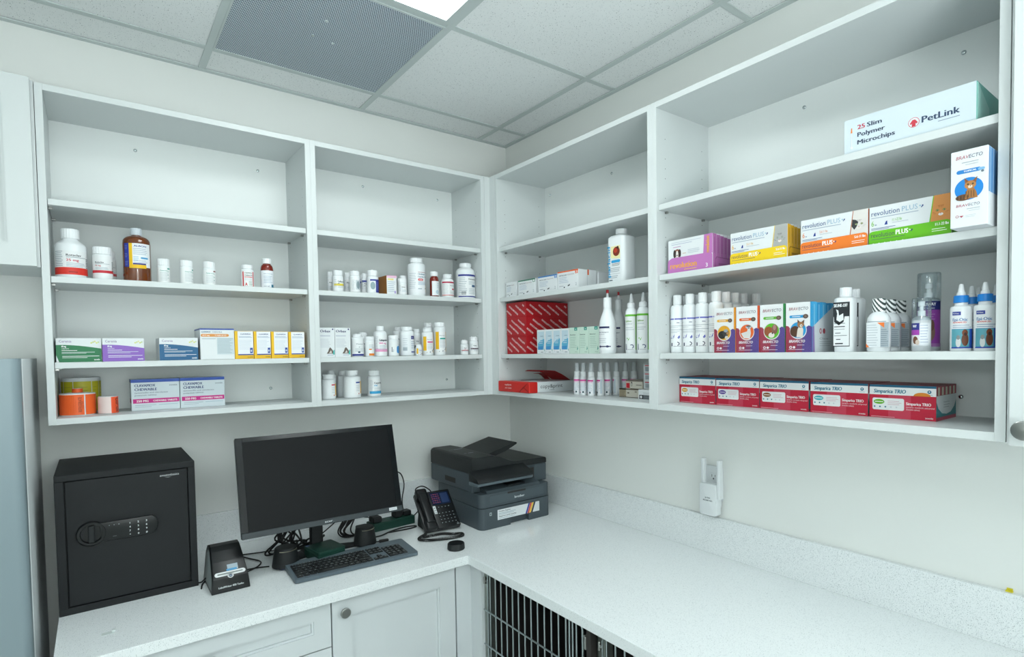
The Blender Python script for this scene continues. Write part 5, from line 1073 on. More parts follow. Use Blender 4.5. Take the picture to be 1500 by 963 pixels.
def curl(name, x0, x1, path, th=.0008):
    bm = bmesh.new(); prev = None
    n = 10
    for k in range(n+1):
        s = k/n*(len(path)-1); i = min(int(s), len(path)-2); q = s-i; y = path[i][0]*(1-q)+path[i+1][0]*q; z = path[i][1]*(1-q)+path[i+1][1]*q
        sk = path[i][2]*(1-q)+path[i+1][2]*q
        cur = [bm.verts.new((x0+sk, y, z)), bm.verts.new((x1+sk, y, z)), bm.verts.new((x1+sk, y+.0005, z+th)), bm.verts.new((x0+sk, y+.0005, z+th))]
        if prev:
            for a in range(4): bm.faces.new((prev[a], prev[(a+1) % 4], cur[(a+1) % 4], cur[a]))
        else: bm.faces.new(cur)
        prev = cur
    bm.faces.new(prev[::-1])
    return link(name, bm, mat('red_wrapper_torn', '#a3161a', .45), t, smooth=False)
curl('torn_flap', -.030, .100, [(.246, .046, 0), (.205, .072, -.006), (.165, .090, -.012), (.120, .094, -.02), (.105, .088, -.022)])
curl('torn_flap', -.085, -.045, [(.246, .046, 0), (.225, .062, .004), (.195, .076, .010), (.170, .074, .012)])
# small spray bottles
def spray(label, x, y, r=.0152, lab=True, rz=0):
    t = thing('spray_bottle', label, 'bottle', (x, y, S0), -pi/2+rz, 'small spray bottles')
    bm = bmesh.new(); lathe(bm, [(0, 0), (r*.94, 0), (r, .003), (r, .068), (r*.90, .0735), (r*.84, .075), (0, .075)], 24); link('body', bm, M_WPLAS, t, smooth=True)
    bm = bmesh.new(); lathe(bm, [(r*.86, .0752), (r*.87, .094), (r*.70, .0955), (0, .0956)], 24, rib=.0003); link('collar', bm, M_WCAP, t)
    bm = bmesh.new(); lathe(bm, [(r*.66, .0957), (r*.60, .124), (r*.52, .1295), (0, .130)], 22); link('clear_cap', bm, M_MILKY, t, smooth=True)
    c = Cv(r); c.rect(-r*1.6, r*1.6, .006, .068, '#f2f4f8', 1); c.rect(-r*1.6, r*1.1, .0565, .0625, '#e0359a', 2); c.rect(-r*1.3, r*.9, .0515, .0535, '#eaa0c8', 2); c.lines(-r*1.3, r*1.1, .047, 5, .0058, .0012, '#9fb6cc', 3); c.rect(r*1.1, r*1.6, .008, .064, '#cfdde8', 2)
    c.rect(-r*1.0, -r*.5, .009, .0125, '#c87fb4', 3); c.rect(r*.0, r*.42, .009, .016, '#1f4a55', 3); c.lines(-r*1.0, r*.9, .0195, 1, .003, .001, '#9fb6cc', 3)
    c.build('printed_label', t, wrap(r), base=.0003)
for k, (x, y, l_) in enumerate([(-.19,-.745,'first from the left beside the paper ream'), (-.19,-.782,'second from the left'), (-.195,-.832,'third from the left, foremost'), (-.165,-.853,'fourth from the left, partly behind the third'), (-.13,-.857,'fifth from the left'), (-.1,-.877,'sixth from the left, turned to show its blank side'), (-.070,-.898,'seventh from the left, behind the tan boxes'), (-.042,-.918,'rightmost and deepest, behind the tan boxes')]):
    spray('small pink banded spray bottle, '+l_, x, y, .0150 if k < 5 else .0146, rz=rad([15, 25, 10, -25, 20, -60, 10, 10][k]))
# flat boxes at the right end
def f(c, w, h): c.rect(0, w*.28, 0, h, '#d7c8bd', 1); c.rect(w*.03, w*.24, h*.08, h*.66, '#c8102a', 2); c.rect(w*.28, w, 0, h*.86, '#e2ddcf', 1); c.rect(0, w, h*.86, h, '#7a6a60', 2); c.ell(w*.36, h*.55, w*.045, h*.28, '#2d2b29', 3); c.ell(w*.36, h*.5, w*.028, h*.18, '#e2ddcf', 4); c.rect(w*.62, w*.95, h*.42, h*.5, '#7d776c', 2); c.rect(w*.28, w, 0, h*.06, '#5b4e46', 2)
def f2(c, w, h): c.rect(0, w, 0, h, '#dcd8cb', 1); c.rect(0, w*.36, h*.05, h, '#b3a68c', 2); c.lines(w*.02, w*.35, h*.85, 5, h*.16, h*.05, '#5d5340', 3); c.rect(0, w, h*.88, h, '#6e5f4e', 2); c.rect(0, w, 0, h*.06, '#4e4338', 2); c.rect(w*.42, w*.52, h*.45, h*.6, '#6d675c', 3); c.rect(w*.8, w*.9, h*.6, h*.75, '#a39d90', 3)  # brown strips along top and bottom, lined panel at the left
R('medicine_box', 'flat tan box with dark brown edge strips, under the red patched box', (-.949,-1.048,-.16,.10,1.4705,.0328), col='#cfcabc', fn=f2)
R('medicine_box', 'flat tan box with a red patch and black ring, stacked on another', (-.983,-1.066,-.16,.10,1.4705,.0325), col='#cfcabc', fn=f, zz=S0+.0332)
def f(c, w, h): c.lines(w*.2, w*.9, h*.72, 2, h*.12, h*.03, '#aab4bc', 1); c.rect(w*.04, w*.97, h*.06, h*.48, '#30373c', 1); c.ell(w*.12, h*.27, w*.045, h*.14, '#e2e6e8', 2); c.lines(w*.22, w*.55, h*.42, 3, h*.12, h*.04, '#9aa4aa', 2); c.rect(w*.60, w*.63, h*.1, h*.44, '#dfe3e5', 2); c.rect(w*.8, w*.83, h*.1, h*.44, '#dfe3e5', 2)
R('medicine_box', 'white box with a black printed strip in front of the small white stack', (-1.080,-1.190,-.200,.13,1.4705,.0358), fn=f)
def f(c, w, h): c.rect(w*.06, w, h*.74, h*.86, '#d9505a', 1); c.rect(w*.06, w, h*.14, h*.66, '#c3ccd2', 1); c.lines(w*.1, w*.95, h*.6, 5, h*.1, h*.03, '#6d7a82', 2, rag=.1)
for k, l_ in enumerate(('lowest', 'middle', 'topmost')):
    R('medicine_box', 'small white box with a red line, %s of the stack by the divider' % l_, (-1.070,-1.185,-.160,.09,1.4705,.0300), fn=f, zz=S0+.0361+k*.0304, group='small white boxes stacked by the divider')

# ---- right wall, second cabinet, top shelf
M_TEALIN = mat('teal_card', '#7fc4ba', .5)
t = thing('microchip_box', 'long white opened box of pet microchips alone on the top right shelf', 'box', (-.268, -1.947, S1), -pi/2)
w, h, d = .264, .0833, .17
link('carton', B((-w/2, w/2-.0008, 0, .001, 0, h), (-w/2, w/2-.0008, d-.001, d, 0, h), (-w/2, -w/2+.001, .001, d-.001, 0, h), (-w/2+.001, w/2-.0008, .001, d-.001, 0, .001), (-w/2+.001, w/2-.0008, .001, d-.001, h-.001, h)), mat('card_pale', '#ccd9e0', .45), t)
link('end_panel', B((w/2-.0007, w/2, 0, d, 0, h)), M_TEALIN, t)
bm = bmesh.new(); prism(bm, [(.003, .002), (.004, h-.002), (.085, .045), (.085, .004)], 'x', w/2+.0001, w/2+.0009); link('end_fold_shading', bm, mat('teal_card_pale', '#a5d6cd', .5), t)  # paler piece paints the fold shading on the closed end
c = Cv(); c.text('25', w*.115, h*.66, h*.125, '#cf3550', 2, w=w*.062, bold=True); c.text('Slim', w*.195, h*.66, h*.125, '#2b3d5c', 2, w=w*.12, bold=True); c.text('Polymer', w*.115, h*.445, h*.125, '#2b3d5c', 2, w=w*.225, bold=True); c.text('Microchips', w*.115, h*.225, h*.125, '#2b3d5c', 2, w=w*.305, bold=True)
c.poly([(w*.055, h*.60), (w*.07, h*.60), (w*.068, h*.74), (w*.06, h*.74)], '#f08a3a', 2); c.rect(w*.060, w*.066, h*.2, h*.6, '#f4f7f8', 2); c.rect(w*.053, w*.073, h*.14, h*.2, '#f4f7f8', 2)
c.ell(w*.565, h*.40, w*.042, h*.13, '#d23c4c', 2); c.ell(w*.565, h*.40, w*.038, h*.118, '#e6ecf0', 3); c.poly([(w*.535, h*.38), (w*.555, h*.47), (w*.575, h*.47), (w*.595, h*.38), (w*.585, h*.35), (w*.58, h*.38), (w*.578, h*.29), (w*.55, h*.29), (w*.552, h*.38), (w*.545, h*.35)], '#d23c4c', 4)
c.text('PetLink', w*.625, h*.33, h*.17, '#2f4666', 2, w=w*.265, bold=True); c.lines(w*.74, w*.89, h*.26, 1, h*.1, h*.02, '#93a3b3', 2, rag=0)
c.build('front_print', t, front(w, 0))
# ---- second cabinet, upper middle shelf
def cat_face(c, cx, cy, s, fur, dark, eye, nose='#c96a6a', l=3, half=None):
    c.poly([(cx-s*.95, cy-s*.2), (cx-s*.85, cy+s*.75), (cx-s*.45, cy+s*.62), (cx+s*.45, cy+s*.62), (cx+s*.85, cy+s*.75), (cx+s*.95, cy-s*.2), (cx+s*.5, cy-s*.85), (cx-s*.5, cy-s*.85)], fur, l)
    if half: c.poly([(cx-s*.95, cy-s*.2), (cx-s*.85, cy+s*.75), (cx-s*.4, cy+s*.62), (cx-s*.08, cy+s*.3), (cx-s*.3, cy-s*.3), (cx-s*.6, cy-s*.7)], half, l+1)
    for k in range(-2, 3): c.poly([(cx+k*s*.14-s*.03, cy+s*.62), (cx+k*s*.14+s*.03, cy+s*.62), (cx+k*s*.08, cy+s*.25)], dark, l+1)
    for sg in (-1, 1):
        c.ell(cx+sg*s*.36, cy+s*.02, s*.17, s*.13, '#3a3430', l+2, 10); c.ell(cx+sg*s*.36, cy+s*.02, s*.145, s*.105, eye, l+3, 10); c.ell(cx+sg*s*.36, cy+s*.02, s*.04, s*.09, '#15171a', l+4, 6)
        c.rect(cx+sg*s*.75-s*.18, cx+sg*s*.75+s*.1, cy-s*.22, cy-s*.19, dark, l+1)
        c.rect(cx+sg*s*.62-s*.16, cx+sg*s*.62+s*.1, cy-s*.38, cy-s*.35, dark, l+1)
    c.ell(cx, cy-s*.50, s*.26, s*.17, '#efe9e2', l+2, 10)
    c.poly([(cx-s*.10, cy-s*.30), (cx+s*.10, cy-s*.30), (cx, cy-s*.42)], nose, l+4); c.rect(cx-s*.012, cx+s*.012, cy-s*.54, cy-s*.42, '#6b4a44', l+4)
def heart(c, x, y, s, a, b, l=3):
    c.poly([(x, y+s*.2), (x-s*.5, y+s*.95), (x-s*.95, y+s*.75), (x-s*.9, y+s*.1), (x-s*.55, y+s*.45)], a, l); c.poly([(x, y-s*.6), (x+s*.9, y+s*.2), (x+s*.85, y+s*.85), (x+s*.4, y+s*.8), (x+s*.1, y+s*.35), (x+s*.35, y+s*.2), (x-s*.3, y-s*.2)], b, l+1)
def rev(tray, wts, num, fur, dark, eye, half=None, tone='#f08a2c', brd=None):
    def f(c, w, h):
        c.poly([(w*.73, h*.16), (w*.79, h), (w, h), (w, h*.16)], brd or tray, 1); c.poly([(w*.745, h*.16), (w*.80, h), (w, h), (w, h*.16)], '#e6e3de' if half else fur, 2)
        cat_face(c, w*.878, h*.63, w*.108, fur, dark, eye, l=3, half=half)
        c.text('revolution', w*.03, h*.76, h*.13, '#3a5f95', 3, w=w*.36); c.text('PLUS', w*.42, h*.765, h*.125, '#9cc0d8', 3, w=w*.19); heart(c, w*.655, h*.80, w*.026, '#7cc0dc', '#2a4a8c')
        c.rect(w*.03, w*.62, h*.70, h*.715, '#9fb0c6', 3); c.text(num, w*.03, h*.50, h*.14, tone, 3, w=w*.035); c.rect(w*.075, w*.10, h*.51, h*.54, '#9fb0c6', 3); c.poly([(w*.20, h*.50), (w*.22, h*.58), (w*.235, h*.6), (w*.24, h*.5)], '#20409a', 3); c.text(wts, w*.30, h*.56, h*.07, tone, 3, w=w*.12); c.lines(w*.30, w*.55, h*.53, 1, .01, h*.012, '#b9c4d0', 3); c.rect(w*.03, w*.34, h*.43, h*.442, '#4a6f9f', 3); c.rect(w*.03, w*.26, h*.40, h*.41, '#4a6f9f', 3)
        T_ = [(0, 0), (w, 0), (w, h*.30), (w*.985, h*.36), (w*.95, h*.385), (w*.05, h*.365), (w*.015, h*.34), (0, h*.28)]
        c.poly(T_, tray, 12); c.text('revolution', w*.03, h*.20, h*.12, '#4a3a5c', 13, w=w*.30); c.text('PLUS', w*.35, h*.205, h*.12, '#ffffff', 13, w=w*.15, bold=True); heart(c, w*.535, h*.25, w*.024, '#ffffff', '#32406c', 13); c.text(wts, w*.97, h*.27, h*.065, '#ffffff', 13, w=w*.15, al='r', bold=True); c.rect(w*.03, w*.46, h*.145, h*.158, '#5a4a68', 13); c.lines(w*.78, w*.97, h*.2, 2, h*.05, h*.012, '#ffffff', 13)
        for k in range(6): c.ell(w*(.06+.075*k), h*.03, w*.012, h*.025, '#f4f4f2', 13, 8)
    return f
def nside(col, n, dark):
    def f(c, w, h):
        for k in range(n):
            x0, x1 = w*k/n, w*(k+1)/n; c.rect(x0+.0006, x1-.0006, h*.0, h*(.99-.02*k), col, 1); c.rect(x1-.0012, x1-.0004, 0, h, dark, 2); c.rect(x0+(x1-x0)*.4, x0+(x1-x0)*.55, h*.45, h*.9, dark, 2)
        c.poly([(w*.1, 0), (w, 0), (w, h*.34), (w*.2, h*.36), (w*.12, h*.30)], dark, 3); c.poly([(w*.14, 0), (w, 0), (w, h*.31), (w*.22, h*.33), (w*.15, h*.27)], col, 4); c.rect(w*.3, w*.8, h*.12, h*.18, dark, 5)
    return f
def f(c, w, h):
    c.poly([(0, 0), (w, 0), (w, h*.42), (w*.96, h*.475), (w*.10, h*.475), (w*.02, h*.42), (0, h*.36)], '#c379bd', 12)
    c.poly([(w*.80, h*.45), (w*.82, h), (w, h), (w, h*.45)], '#c379bd', 2); c.text('revolution', w*.93, h*.48, h*.12, '#efb23c', 4, w=h*.46, rot=pi/2, bold=True)
    c.rect(w*.08, w*.75, h*.915, h*.925, '#b5bfd0', 2); c.rect(w*.08, w*.55, h*.86, h*.87, '#8f9ac0', 2); c.rect(w*.12, w*.3, h*.78, h*.795, '#c379bd', 2)
    cx, cy = w*.215, h*.60; c.ell(cx, cy, w*.075, h*.12, '#8a4a32', 3); c.ell(cx-w*.06, cy-h*.01, w*.03, h*.12, '#2c2320', 4); c.ell(cx+w*.06, cy-h*.01, w*.03, h*.12, '#2c2320', 4); c.ell(cx, cy-h*.03, w*.028, h*.11, '#f3efe9', 5); c.ell(cx, cy-h*.06, w*.013, h*.02, '#1c1a19', 6); c.ell(cx-w*.03, cy+h*.03, w*.008, h*.012, '#1c1a19', 6); c.ell(cx+w*.03, cy+h*.03, w*.008, h*.012, '#1c1a19', 6)
    c.lines(w*.46, w*.72, h*.66, 3, h*.045, h*.012, '#b9c4d0', 3); c.rect(w*.34, w*.42, h*.56, h*.585, '#d8c4b4', 3)
    c.text('revolution', w*.06, h*.16, h*.17, '#f0ab2c', 13, w=w*.60, bold=True); c.rect(w*.38, w*.66, h*.09, h*.11, '#efc05a', 13); c.text('3', w*.86, h*.08, h*.11, '#f7eff6', 13, w=w*.04, bold=True)
R('medicine_box', 'mauve and white dog medicine display box at the left of its shelf', (-1.258,-1.427,-.25,.096,1.894,.1090), fn=f, col='#e9eef0', sfn=nside('#b96fae', 5, '#9b568f'), group='display boxes of pet medicine')
R('medicine_box', 'yellow and white display box with a grey tabby cat face', (-1.487,-1.661,-.25,.071,1.894,.0945), fn=rev('#f6d21e', '5.6-11 lbs', '6', '#b3b5b2', '#5c6062', '#c9d2c0', tone='#f0b52c'), sfn=nside('#e8b21c', 4, '#a97c14'), group='display boxes of pet medicine')
R('medicine_box', 'orange and white display box with a black and white cat face', (-1.697,-1.863,-.25,.071,1.894,.0930), fn=rev('#f5822a', '5.6-11 lbs', '6', '#e4e0dc', '#a39c96', '#b9c98f', half='#35373b', tone='#f08a4c', brd='#b8683a'), sfn=nside('#e0701c', 4, '#a9520f'), group='display boxes of pet medicine')
R('medicine_box', 'lime green and white display box with a ginger cat face', (-1.865,-2.033,-.25,.071,1.894,.0925), fn=rev('#6cc21f', '11.1-22 lbs', '6', '#dc9450', '#a85a28', '#a9b86a', tone='#7cc83c'), sfn=nside('#5cae18', 4, '#3f7a10'), group='display boxes of pet medicine')
def f(c, w, h):
    c.text('BRAV', w*.14, h*.885, h*.045, '#b5495a', 2, w=w*.34, shear=.15); c.text('ECTO', w*.49, h*.885, h*.045, '#4a4f6a', 2, w=w*.36, shear=.15); c.rect(w*.3, w*.75, h*.83, h*.84, '#a9b3ba', 2); c.rect(w*.4, w*.75, h*.80, h*.81, '#c3cbd0', 2)
    c.bar(w*.16, w*.82, h*.695, h*.745, '#2f86cf', 2); c.text('TOPICAL', w*.36, h*.71, h*.022, '#ffffff', 3, w=w*.34, bold=True); c.bar(w*.74, w*.92, h*.70, h*.735, '#7fb4dc', 3); c.ell(w*.86, h*.685, w*.04, h*.015, '#6d7a84', 4)
    c.ell(w*.50, h*.49, w*.385, h*.145, '#1d86d6', 2, 28)
    # sitting brown tabby cat
    c.ell(w*.36, h*.385, w*.22, h*.042, '#6b4a30', 3); c.poly([(w*.38, h*.36), (w*.74, h*.36), (w*.70, h*.44), (w*.62, h*.50), (w*.48, h*.50), (w*.42, h*.44)], '#a9743f', 4)
    c.ell(w*.54, h*.535, w*.155, h*.055, '#b98049', 5); c.poly([(w*.40, h*.56), (w*.38, h*.635), (w*.50, h*.585)], '#8a5a34', 5); c.poly([(w*.60, h*.585), (w*.73, h*.63), (w*.69, h*.55)], '#8a5a34', 5)
    c.ell(w*.54, h*.512, w*.06, h*.02, '#e7d8c4', 6); c.ell(w*.48, h*.545, w*.028, h*.010, '#38402a', 7); c.ell(w*.61, h*.545, w*.028, h*.010, '#38402a', 7); c.ell(w*.545, h*.522, w*.016, h*.006, '#6d3c30', 7)
    for k in range(4): c.rect(w*(.42+.07*k), w*(.435+.07*k), h*.375, h*.46, '#4f3422', 6)
    for k in range(4): c.ell(w*(.20+.09*k), h*.385, w*.012, h*.03, '#2f2118', 5)
    c.text('BRAV', w*.16, h*.265, h*.035, '#b5495a', 2, w=w*.32, shear=.15); c.text('ECTO', w*.49, h*.265, h*.035, '#4a4f6a', 2, w=w*.30, shear=.15); c.rect(w*.45, w*.8, h*.225, h*.235, '#b3bcc2', 2); c.rect(w*.5, w*.8, h*.20, h*.208, '#c3cbd0', 2); c.ell(w*.19, h*.145, w*.045, h*.017, '#b5495a', 2); c.ell(w*.19, h*.145, w*.03, h*.011, '#e6ebee', 3); c.poly([(w*.25, h*.15), (w*.37, h*.15), (w*.31, h*.125)], '#b5495a', 2); c.lines(w*.42, w*.7, h*.15, 2, h*.02, h*.006, '#c3cbd0', 2)
t = R('medicine_box', 'upright white box with a cat on a blue disc, overhanging its shelf', (-2.0505,-2.1135,-.325,.12,1.894,.1567), fn=f, col='#e6ebef', sfn=lambda c, w, h: (c.rect(w*.04, w*.96, h*.42, h*.99, '#5f9ad2', 1), [c.rect(w*(.1+.17*k), w*(.14+.17*k), h*.42, h*.99, '#a9c8e6', 2) for k in range(5)], c.ell(w*.6, h*.25, w*.08, h*.04, '#a9899a', 2)) and None)
# ---- second cabinet, middle shelf
G = 'tall white shampoo bottles'
def f(c, r, sh):
    w = r*1.5; c.rect(-w, w, .018, .118, '#f3f6f8', 1); c.rect(-w*.95, -r*.1, .109, .1135, '#6a70c8', 2); c.rect(r*.0, w*.95, .109, .1135, '#6a70c8', 2); c.lines(-w*.8, -w*.5, .1, 1, .005, .002, '#4d5a80', 3); c.lines(r*.3, r*.8, .1, 1, .005, .002, '#4d5a80', 3)
    c.rect(-w*.9, w*.9, .088, .0892, '#9aa5b3', 2); c.rect(-w*.9, w*.9, .0755, .0768, '#9aa5b3', 2); c.lines(-w*.9, w*.4, .084, 1, .005, .001, '#9aa5b3', 2); c.lines(-w*.9, w*.6, .071, 2, .004, .001, '#9aa5b3', 2)
    c.poly([(-r*.8, .05), (-r*.5, .056), (-r*.2, .054), (0, .062), (-r*.1, .05), (-r*.3, .048), (-r*.45, .05), (-r*.6, .046)], '#3f4cb4', 3); c.poly([(r*.4, .05), (r*.7, .058), (r*.75, .05), (r*.55, .046)], '#3f4cb4', 3)
    for k in range(7): a0 = rad(-70+k*24); c.ell(r*.35+.0065*cos(a0), .030+.0055*sin(a0), .0015, .0015, '#1e2c50', 3, 6)
    c.rect(-r*.6, -r*.38, .022, .033, '#1e2c50', 3); c.lines(-r*.2, r*.9, .0225, 1, .003, .001, '#1e2c50', 3)
wl = ['first white shampoo bottle in the front row, beside the divider', 'second white shampoo bottle in the front row', 'third white shampoo bottle in the front row', 'fourth white shampoo bottle, nearest the dog boxes']
for k, y in enumerate((-1.2675, -1.3165, -1.3655, -1.4145)):
    bottle('shampoo_bottle', wl[k], (-.215, y, 1.638, .0224, .0140, .1905, .1600, .1455), f, rz=rad(12), wall='R', group=G)
for k, y in enumerate((-1.2675, -1.3165, -1.3655)):
    bottle('shampoo_bottle', 'white shampoo bottle in the second row, behind the %s front bottle' % ['first', 'second', 'third'][k], (-.165, y, 1.638, .0224, .0140, .1905, .1600, .1455), f, wall='R', group=G)
for k, x in enumerate((-.165, -.116, -.067, -.0305)):
    bottle('shampoo_bottle', 'white shampoo bottle behind the dog boxes, %s from the front' % ['first', 'second', 'third', 'deepest'][k], (x, -1.4145-.0245*(k == 3)-.0*k, 1.638, .0224 if k < 3 else .0224, .0140, .1905, .1600, .1455), f, wall='R', group=G)
def dogbox(col, art, side_):
    def f(c, w, h):
        c.rect(w*.93, w, 0, h, side_, 1)
        L = [(0, 0), (w, 0), (w, h*.50), (w*.88, h*.53), (w*.78, h*.50), (w*.70, h*.38), (w*.5, h*.28), (w*.30, h*.34), (w*.20, h*.46), (w*.10, h*.53), (0, h*.54)]
        c.poly(L, '#a83a52', 2); c.poly([(w*.5, 0), (w, 0), (w, h*.50), (w*.88, h*.53), (w*.78, h*.50), (w*.70, h*.38), (w*.58, h*.31)], '#5d4a94', 3); c.poly([(w*.36, 0), (w*.62, 0), (w*.66, h*.34), (w*.5, h*.28)], '#8a3f70', 4)
        c.text('BRAV', w*.12, h*.845, h*.06, '#a04858', 2, w=w*.34, shear=.15); c.text('ECTO', w*.49, h*.845, h*.06, '#44485f', 2, w=w*.36, shear=.15)
        c.bar(w*.14, w*.78, h*.69, h*.745, col, 2); c.rect(w*.24, w*.56, h*.712, h*.724, '#ffffff', 3); c.ell(w*.76, h*.715, w*.10, h*.045, '#6a564c', 4); c.ell(w*.76, h*.715, w*.045, h*.02, '#8d776a', 5)
        c.ell(w*.48, h*.44, w*.325, h*.175, '#f2f2f2', 5, 24); c.ell(w*.48, h*.445, w*.30, h*.16, col, 6, 24)
        art(c, w, h)
        c.text('BRAVECTO', w*.14, h*.195, h*.055, '#f3ecf2', 12, w=w*.60, bold=True, shear=.15); c.ell(w*.20, h*.10, w*.055, h*.028, '#f3ecf2', 12); c.ell(w*.20, h*.10, w*.03, h*.014, '#a83a52', 13); c.ell(w*.33, h*.10, w*.05, h*.024, '#f3ecf2', 12); c.rect(w*.45, w*.72, h*.14, h*.15, '#e0cfe0', 12); c.rect(w*.12, w*.72, h*.05, h*.06, '#e0cfe0', 12)
    return f
def a1(c, w, h): c.ell(w*.40, h*.40, w*.20, h*.09, '#1f1d1e', 7); c.ell(w*.56, h*.44, w*.15, h*.075, '#39383c', 8); c.ell(w*.57, h*.49, w*.10, h*.035, '#9aa6b6', 9); c.ell(w*.66, h*.43, w*.07, h*.03, '#b98a5c', 9); c.ell(w*.6, h*.34, w*.08, h*.035, '#d9d5cf', 9)
def a2(c, w, h): c.poly([(w*.22, h*.42), (w*.5, h*.46), (w*.52, h*.56), (w*.62, h*.56), (w*.66, h*.42), (w*.62, h*.30), (w*.35, h*.31)], '#eceae6', 7); c.ell(w*.56, h*.55, w*.13, h*.035, '#c9ccd0', 8); c.ell(w*.56, h*.57, w*.10, h*.018, '#555d62', 9); c.ell(w*.57, h*.53, w*.02, h*.012, '#22272a', 10)
def a3(c, w, h): c.ell(w*.36, h*.44, w*.18, h*.10, '#a3562c', 7); c.ell(w*.60, h*.48, w*.12, h*.10, '#8f5f52', 8); c.ell(w*.60, h*.52, w*.06, h*.06, '#b98a86', 9); c.ell(w*.48, h*.36, w*.12, h*.055, '#efe9e2', 9); c.ell(w*.52, h*.40, w*.03, h*.018, '#2a1f1b', 10)
def a4(c, w, h): c.ell(w*.36, h*.42, w*.19, h*.11, '#5a3a26', 7); c.poly([(w*.42, h*.30), (w*.66, h*.30), (w*.68, h*.46), (w*.56, h*.56), (w*.46, h*.46)], '#efe7dc', 8); c.ell(w*.58, h*.55, w*.13, h*.06, '#a9794f', 9); c.poly([(w*.46, h*.58), (w*.46, h*.66), (w*.55, h*.61)], '#6b4930', 10); c.poly([(w*.62, h*.61), (w*.72, h*.65), (w*.70, h*.57)], '#6b4930', 10); c.ell(w*.60, h*.53, w*.05, h*.03, '#efe7dc', 10); c.ell(w*.61, h*.53, w*.018, h*.01, '#241a16', 11)
dd = [(-1.446,-1.5175,'#f4b324',a1,'#f0a01e','yellow disc and a black puppy'), (-1.5195,-1.5915,'#f26a22',a2,'#e8581c','orange disc and a white dog'), (-1.5935,-1.6665,'#62c228',a3,'#2f8f4a','green disc and a spaniel'), (-1.6685,-1.7395,'#23a3e0',a4,'#2a9fd6','blue disc and a collie')]
for k, (a, b, col, art, sd_, l_) in enumerate(dd):
    w = abs(b-a)-.0008; h = .1317
    t = thing('medicine_pack', 'shrink wrapped pack of tall dog medicine boxes, %s in front' % l_, 'box', (-.272, (a+b)/2, S3), -pi/2, 'shrink wrapped dog medicine packs')
    for q in range(5):
        o = link('carton', B((-w/2, w/2, q*.0252+.0003, (q+1)*.0252-.0003, .0003, h-.002*(q % 2)), bev=.0006), mat('card_side_%d' % k, sd_, .4), t)
    link('front_card', B((-w/2, w/2*.93, -.0006, .0002, .0003, h)), mat('card_front', '#eceff0', .45), t)
    c = Cv(); dogbox(col, art, sd_)(c, w, h); c.build('front_print', t, front(w, -.0006))
    if k == 3:
        c = Cv(); D = .126
        for q in range(5):
            c.rect(q*.0252+.001, (q+1)*.0252-.001, 0, h*.99, '#2b9cd8' if q % 2 else '#47b0e4', 1); c.rect(q*.0252+.008, q*.0252+.012, h*.5, h*.95, '#8fd0f0', 2)
        c.poly([(0, 0), (D, 0), (D, h*.97), (D*.05, h*.52), (0, h*.50)], '#cfd6da', 3); c.poly([(0, 0), (D*.10, 0), (D*.07, h*.52), (0, h*.50)], '#8a78b4', 4)
        c.ell(D*.35, h*.42, D*.05, h*.055, '#a83a4a', 4); c.ell(D*.35, h*.42, D*.025, h*.035, '#d5dade', 5); c.ell(D*.50, h*.42, D*.055, h*.055, '#a83a4a', 4); c.text('Chew', D*.3, h*.25, h*.04, '#7d868c', 4, w=D*.4); c.lines(D*.3, D*.85, h*.21, 3, h*.04, h*.01, '#9fa8ae', 4)
        c.build('side_print', t, lambda u, v, e: (w/2+e, u, v))
    bm = bmesh.new()
    link('shrink_wrap', B((-w/2-.0004, w/2+.0004 if k < 3 else w/2+.0014, -.0024, -.0021, 0, h+.0006)), M_WRAP, t)
# skunk shampoo style bottles
def f(c, w, h):
    x1 = w*.92; c.rect(w*.04, x1, h*.10, h*.93, '#2a2f33', 1); c.rect(w*.06, x1-w*.03, h*.115, h*.66, '#f1f4f5', 2); c.poly([(w*.08, h*.69), (w*.1, h*.56), (w*.35, h*.50), (w*.6, h*.56), (w*.68, h*.70)], '#2a2f33', 3)
    c.text('SKUNK-OFF', w*.08, h*.84, h*.06, '#f1f4f5', 3, w=w*.72, bold=True); c.poly([(w*.20, h*.80), (w*.32, h*.78), (w*.36, h*.68), (w*.58, h*.72), (w*.60, h*.60), (w*.40, h*.56), (w*.22, h*.60), (w*.26, h*.72)], '#f1f4f5', 4)
    c.lines(w*.1, w*.8, h*.54, 1, h*.04, h*.012, '#6d767c', 3); c.lines(w*.1, w*.8, h*.48, 1, h*.04, h*.016, '#30373c', 3); c.lines(w*.1, w*.8, h*.43, 1, h*.04, h*.01, '#9aa2a8', 3); c.lines(w*.15, w*.5, h*.36, 1, h*.04, h*.014, '#6d767c', 3); c.lines(w*.1, w*.8, h*.31, 1, h*.04, h*.01, '#6d767c', 3); c.lines(w*.2, w*.5, h*.24, 1, h*.04, h*.014, '#30373c', 3); c.lines(w*.15, w*.6, h*.165, 1, h*.04, h*.022, '#30373c', 3)
flat_bottle('white bottle with a black and white skunk label, right of the dog packs', -.215, -1.797, S3, .046, .044, .1647, .1418, .1362, .0140, f, name='odour_bottle', rcn=.3, group='skunk label bottles')
flat_bottle('white bottle with a skunk label, standing behind the front one', -.145, -1.790, S3, .044, .044, .1647, .1430, .1370, .0125, f, name='odour_bottle', rcn=.3, group='skunk label bottles')
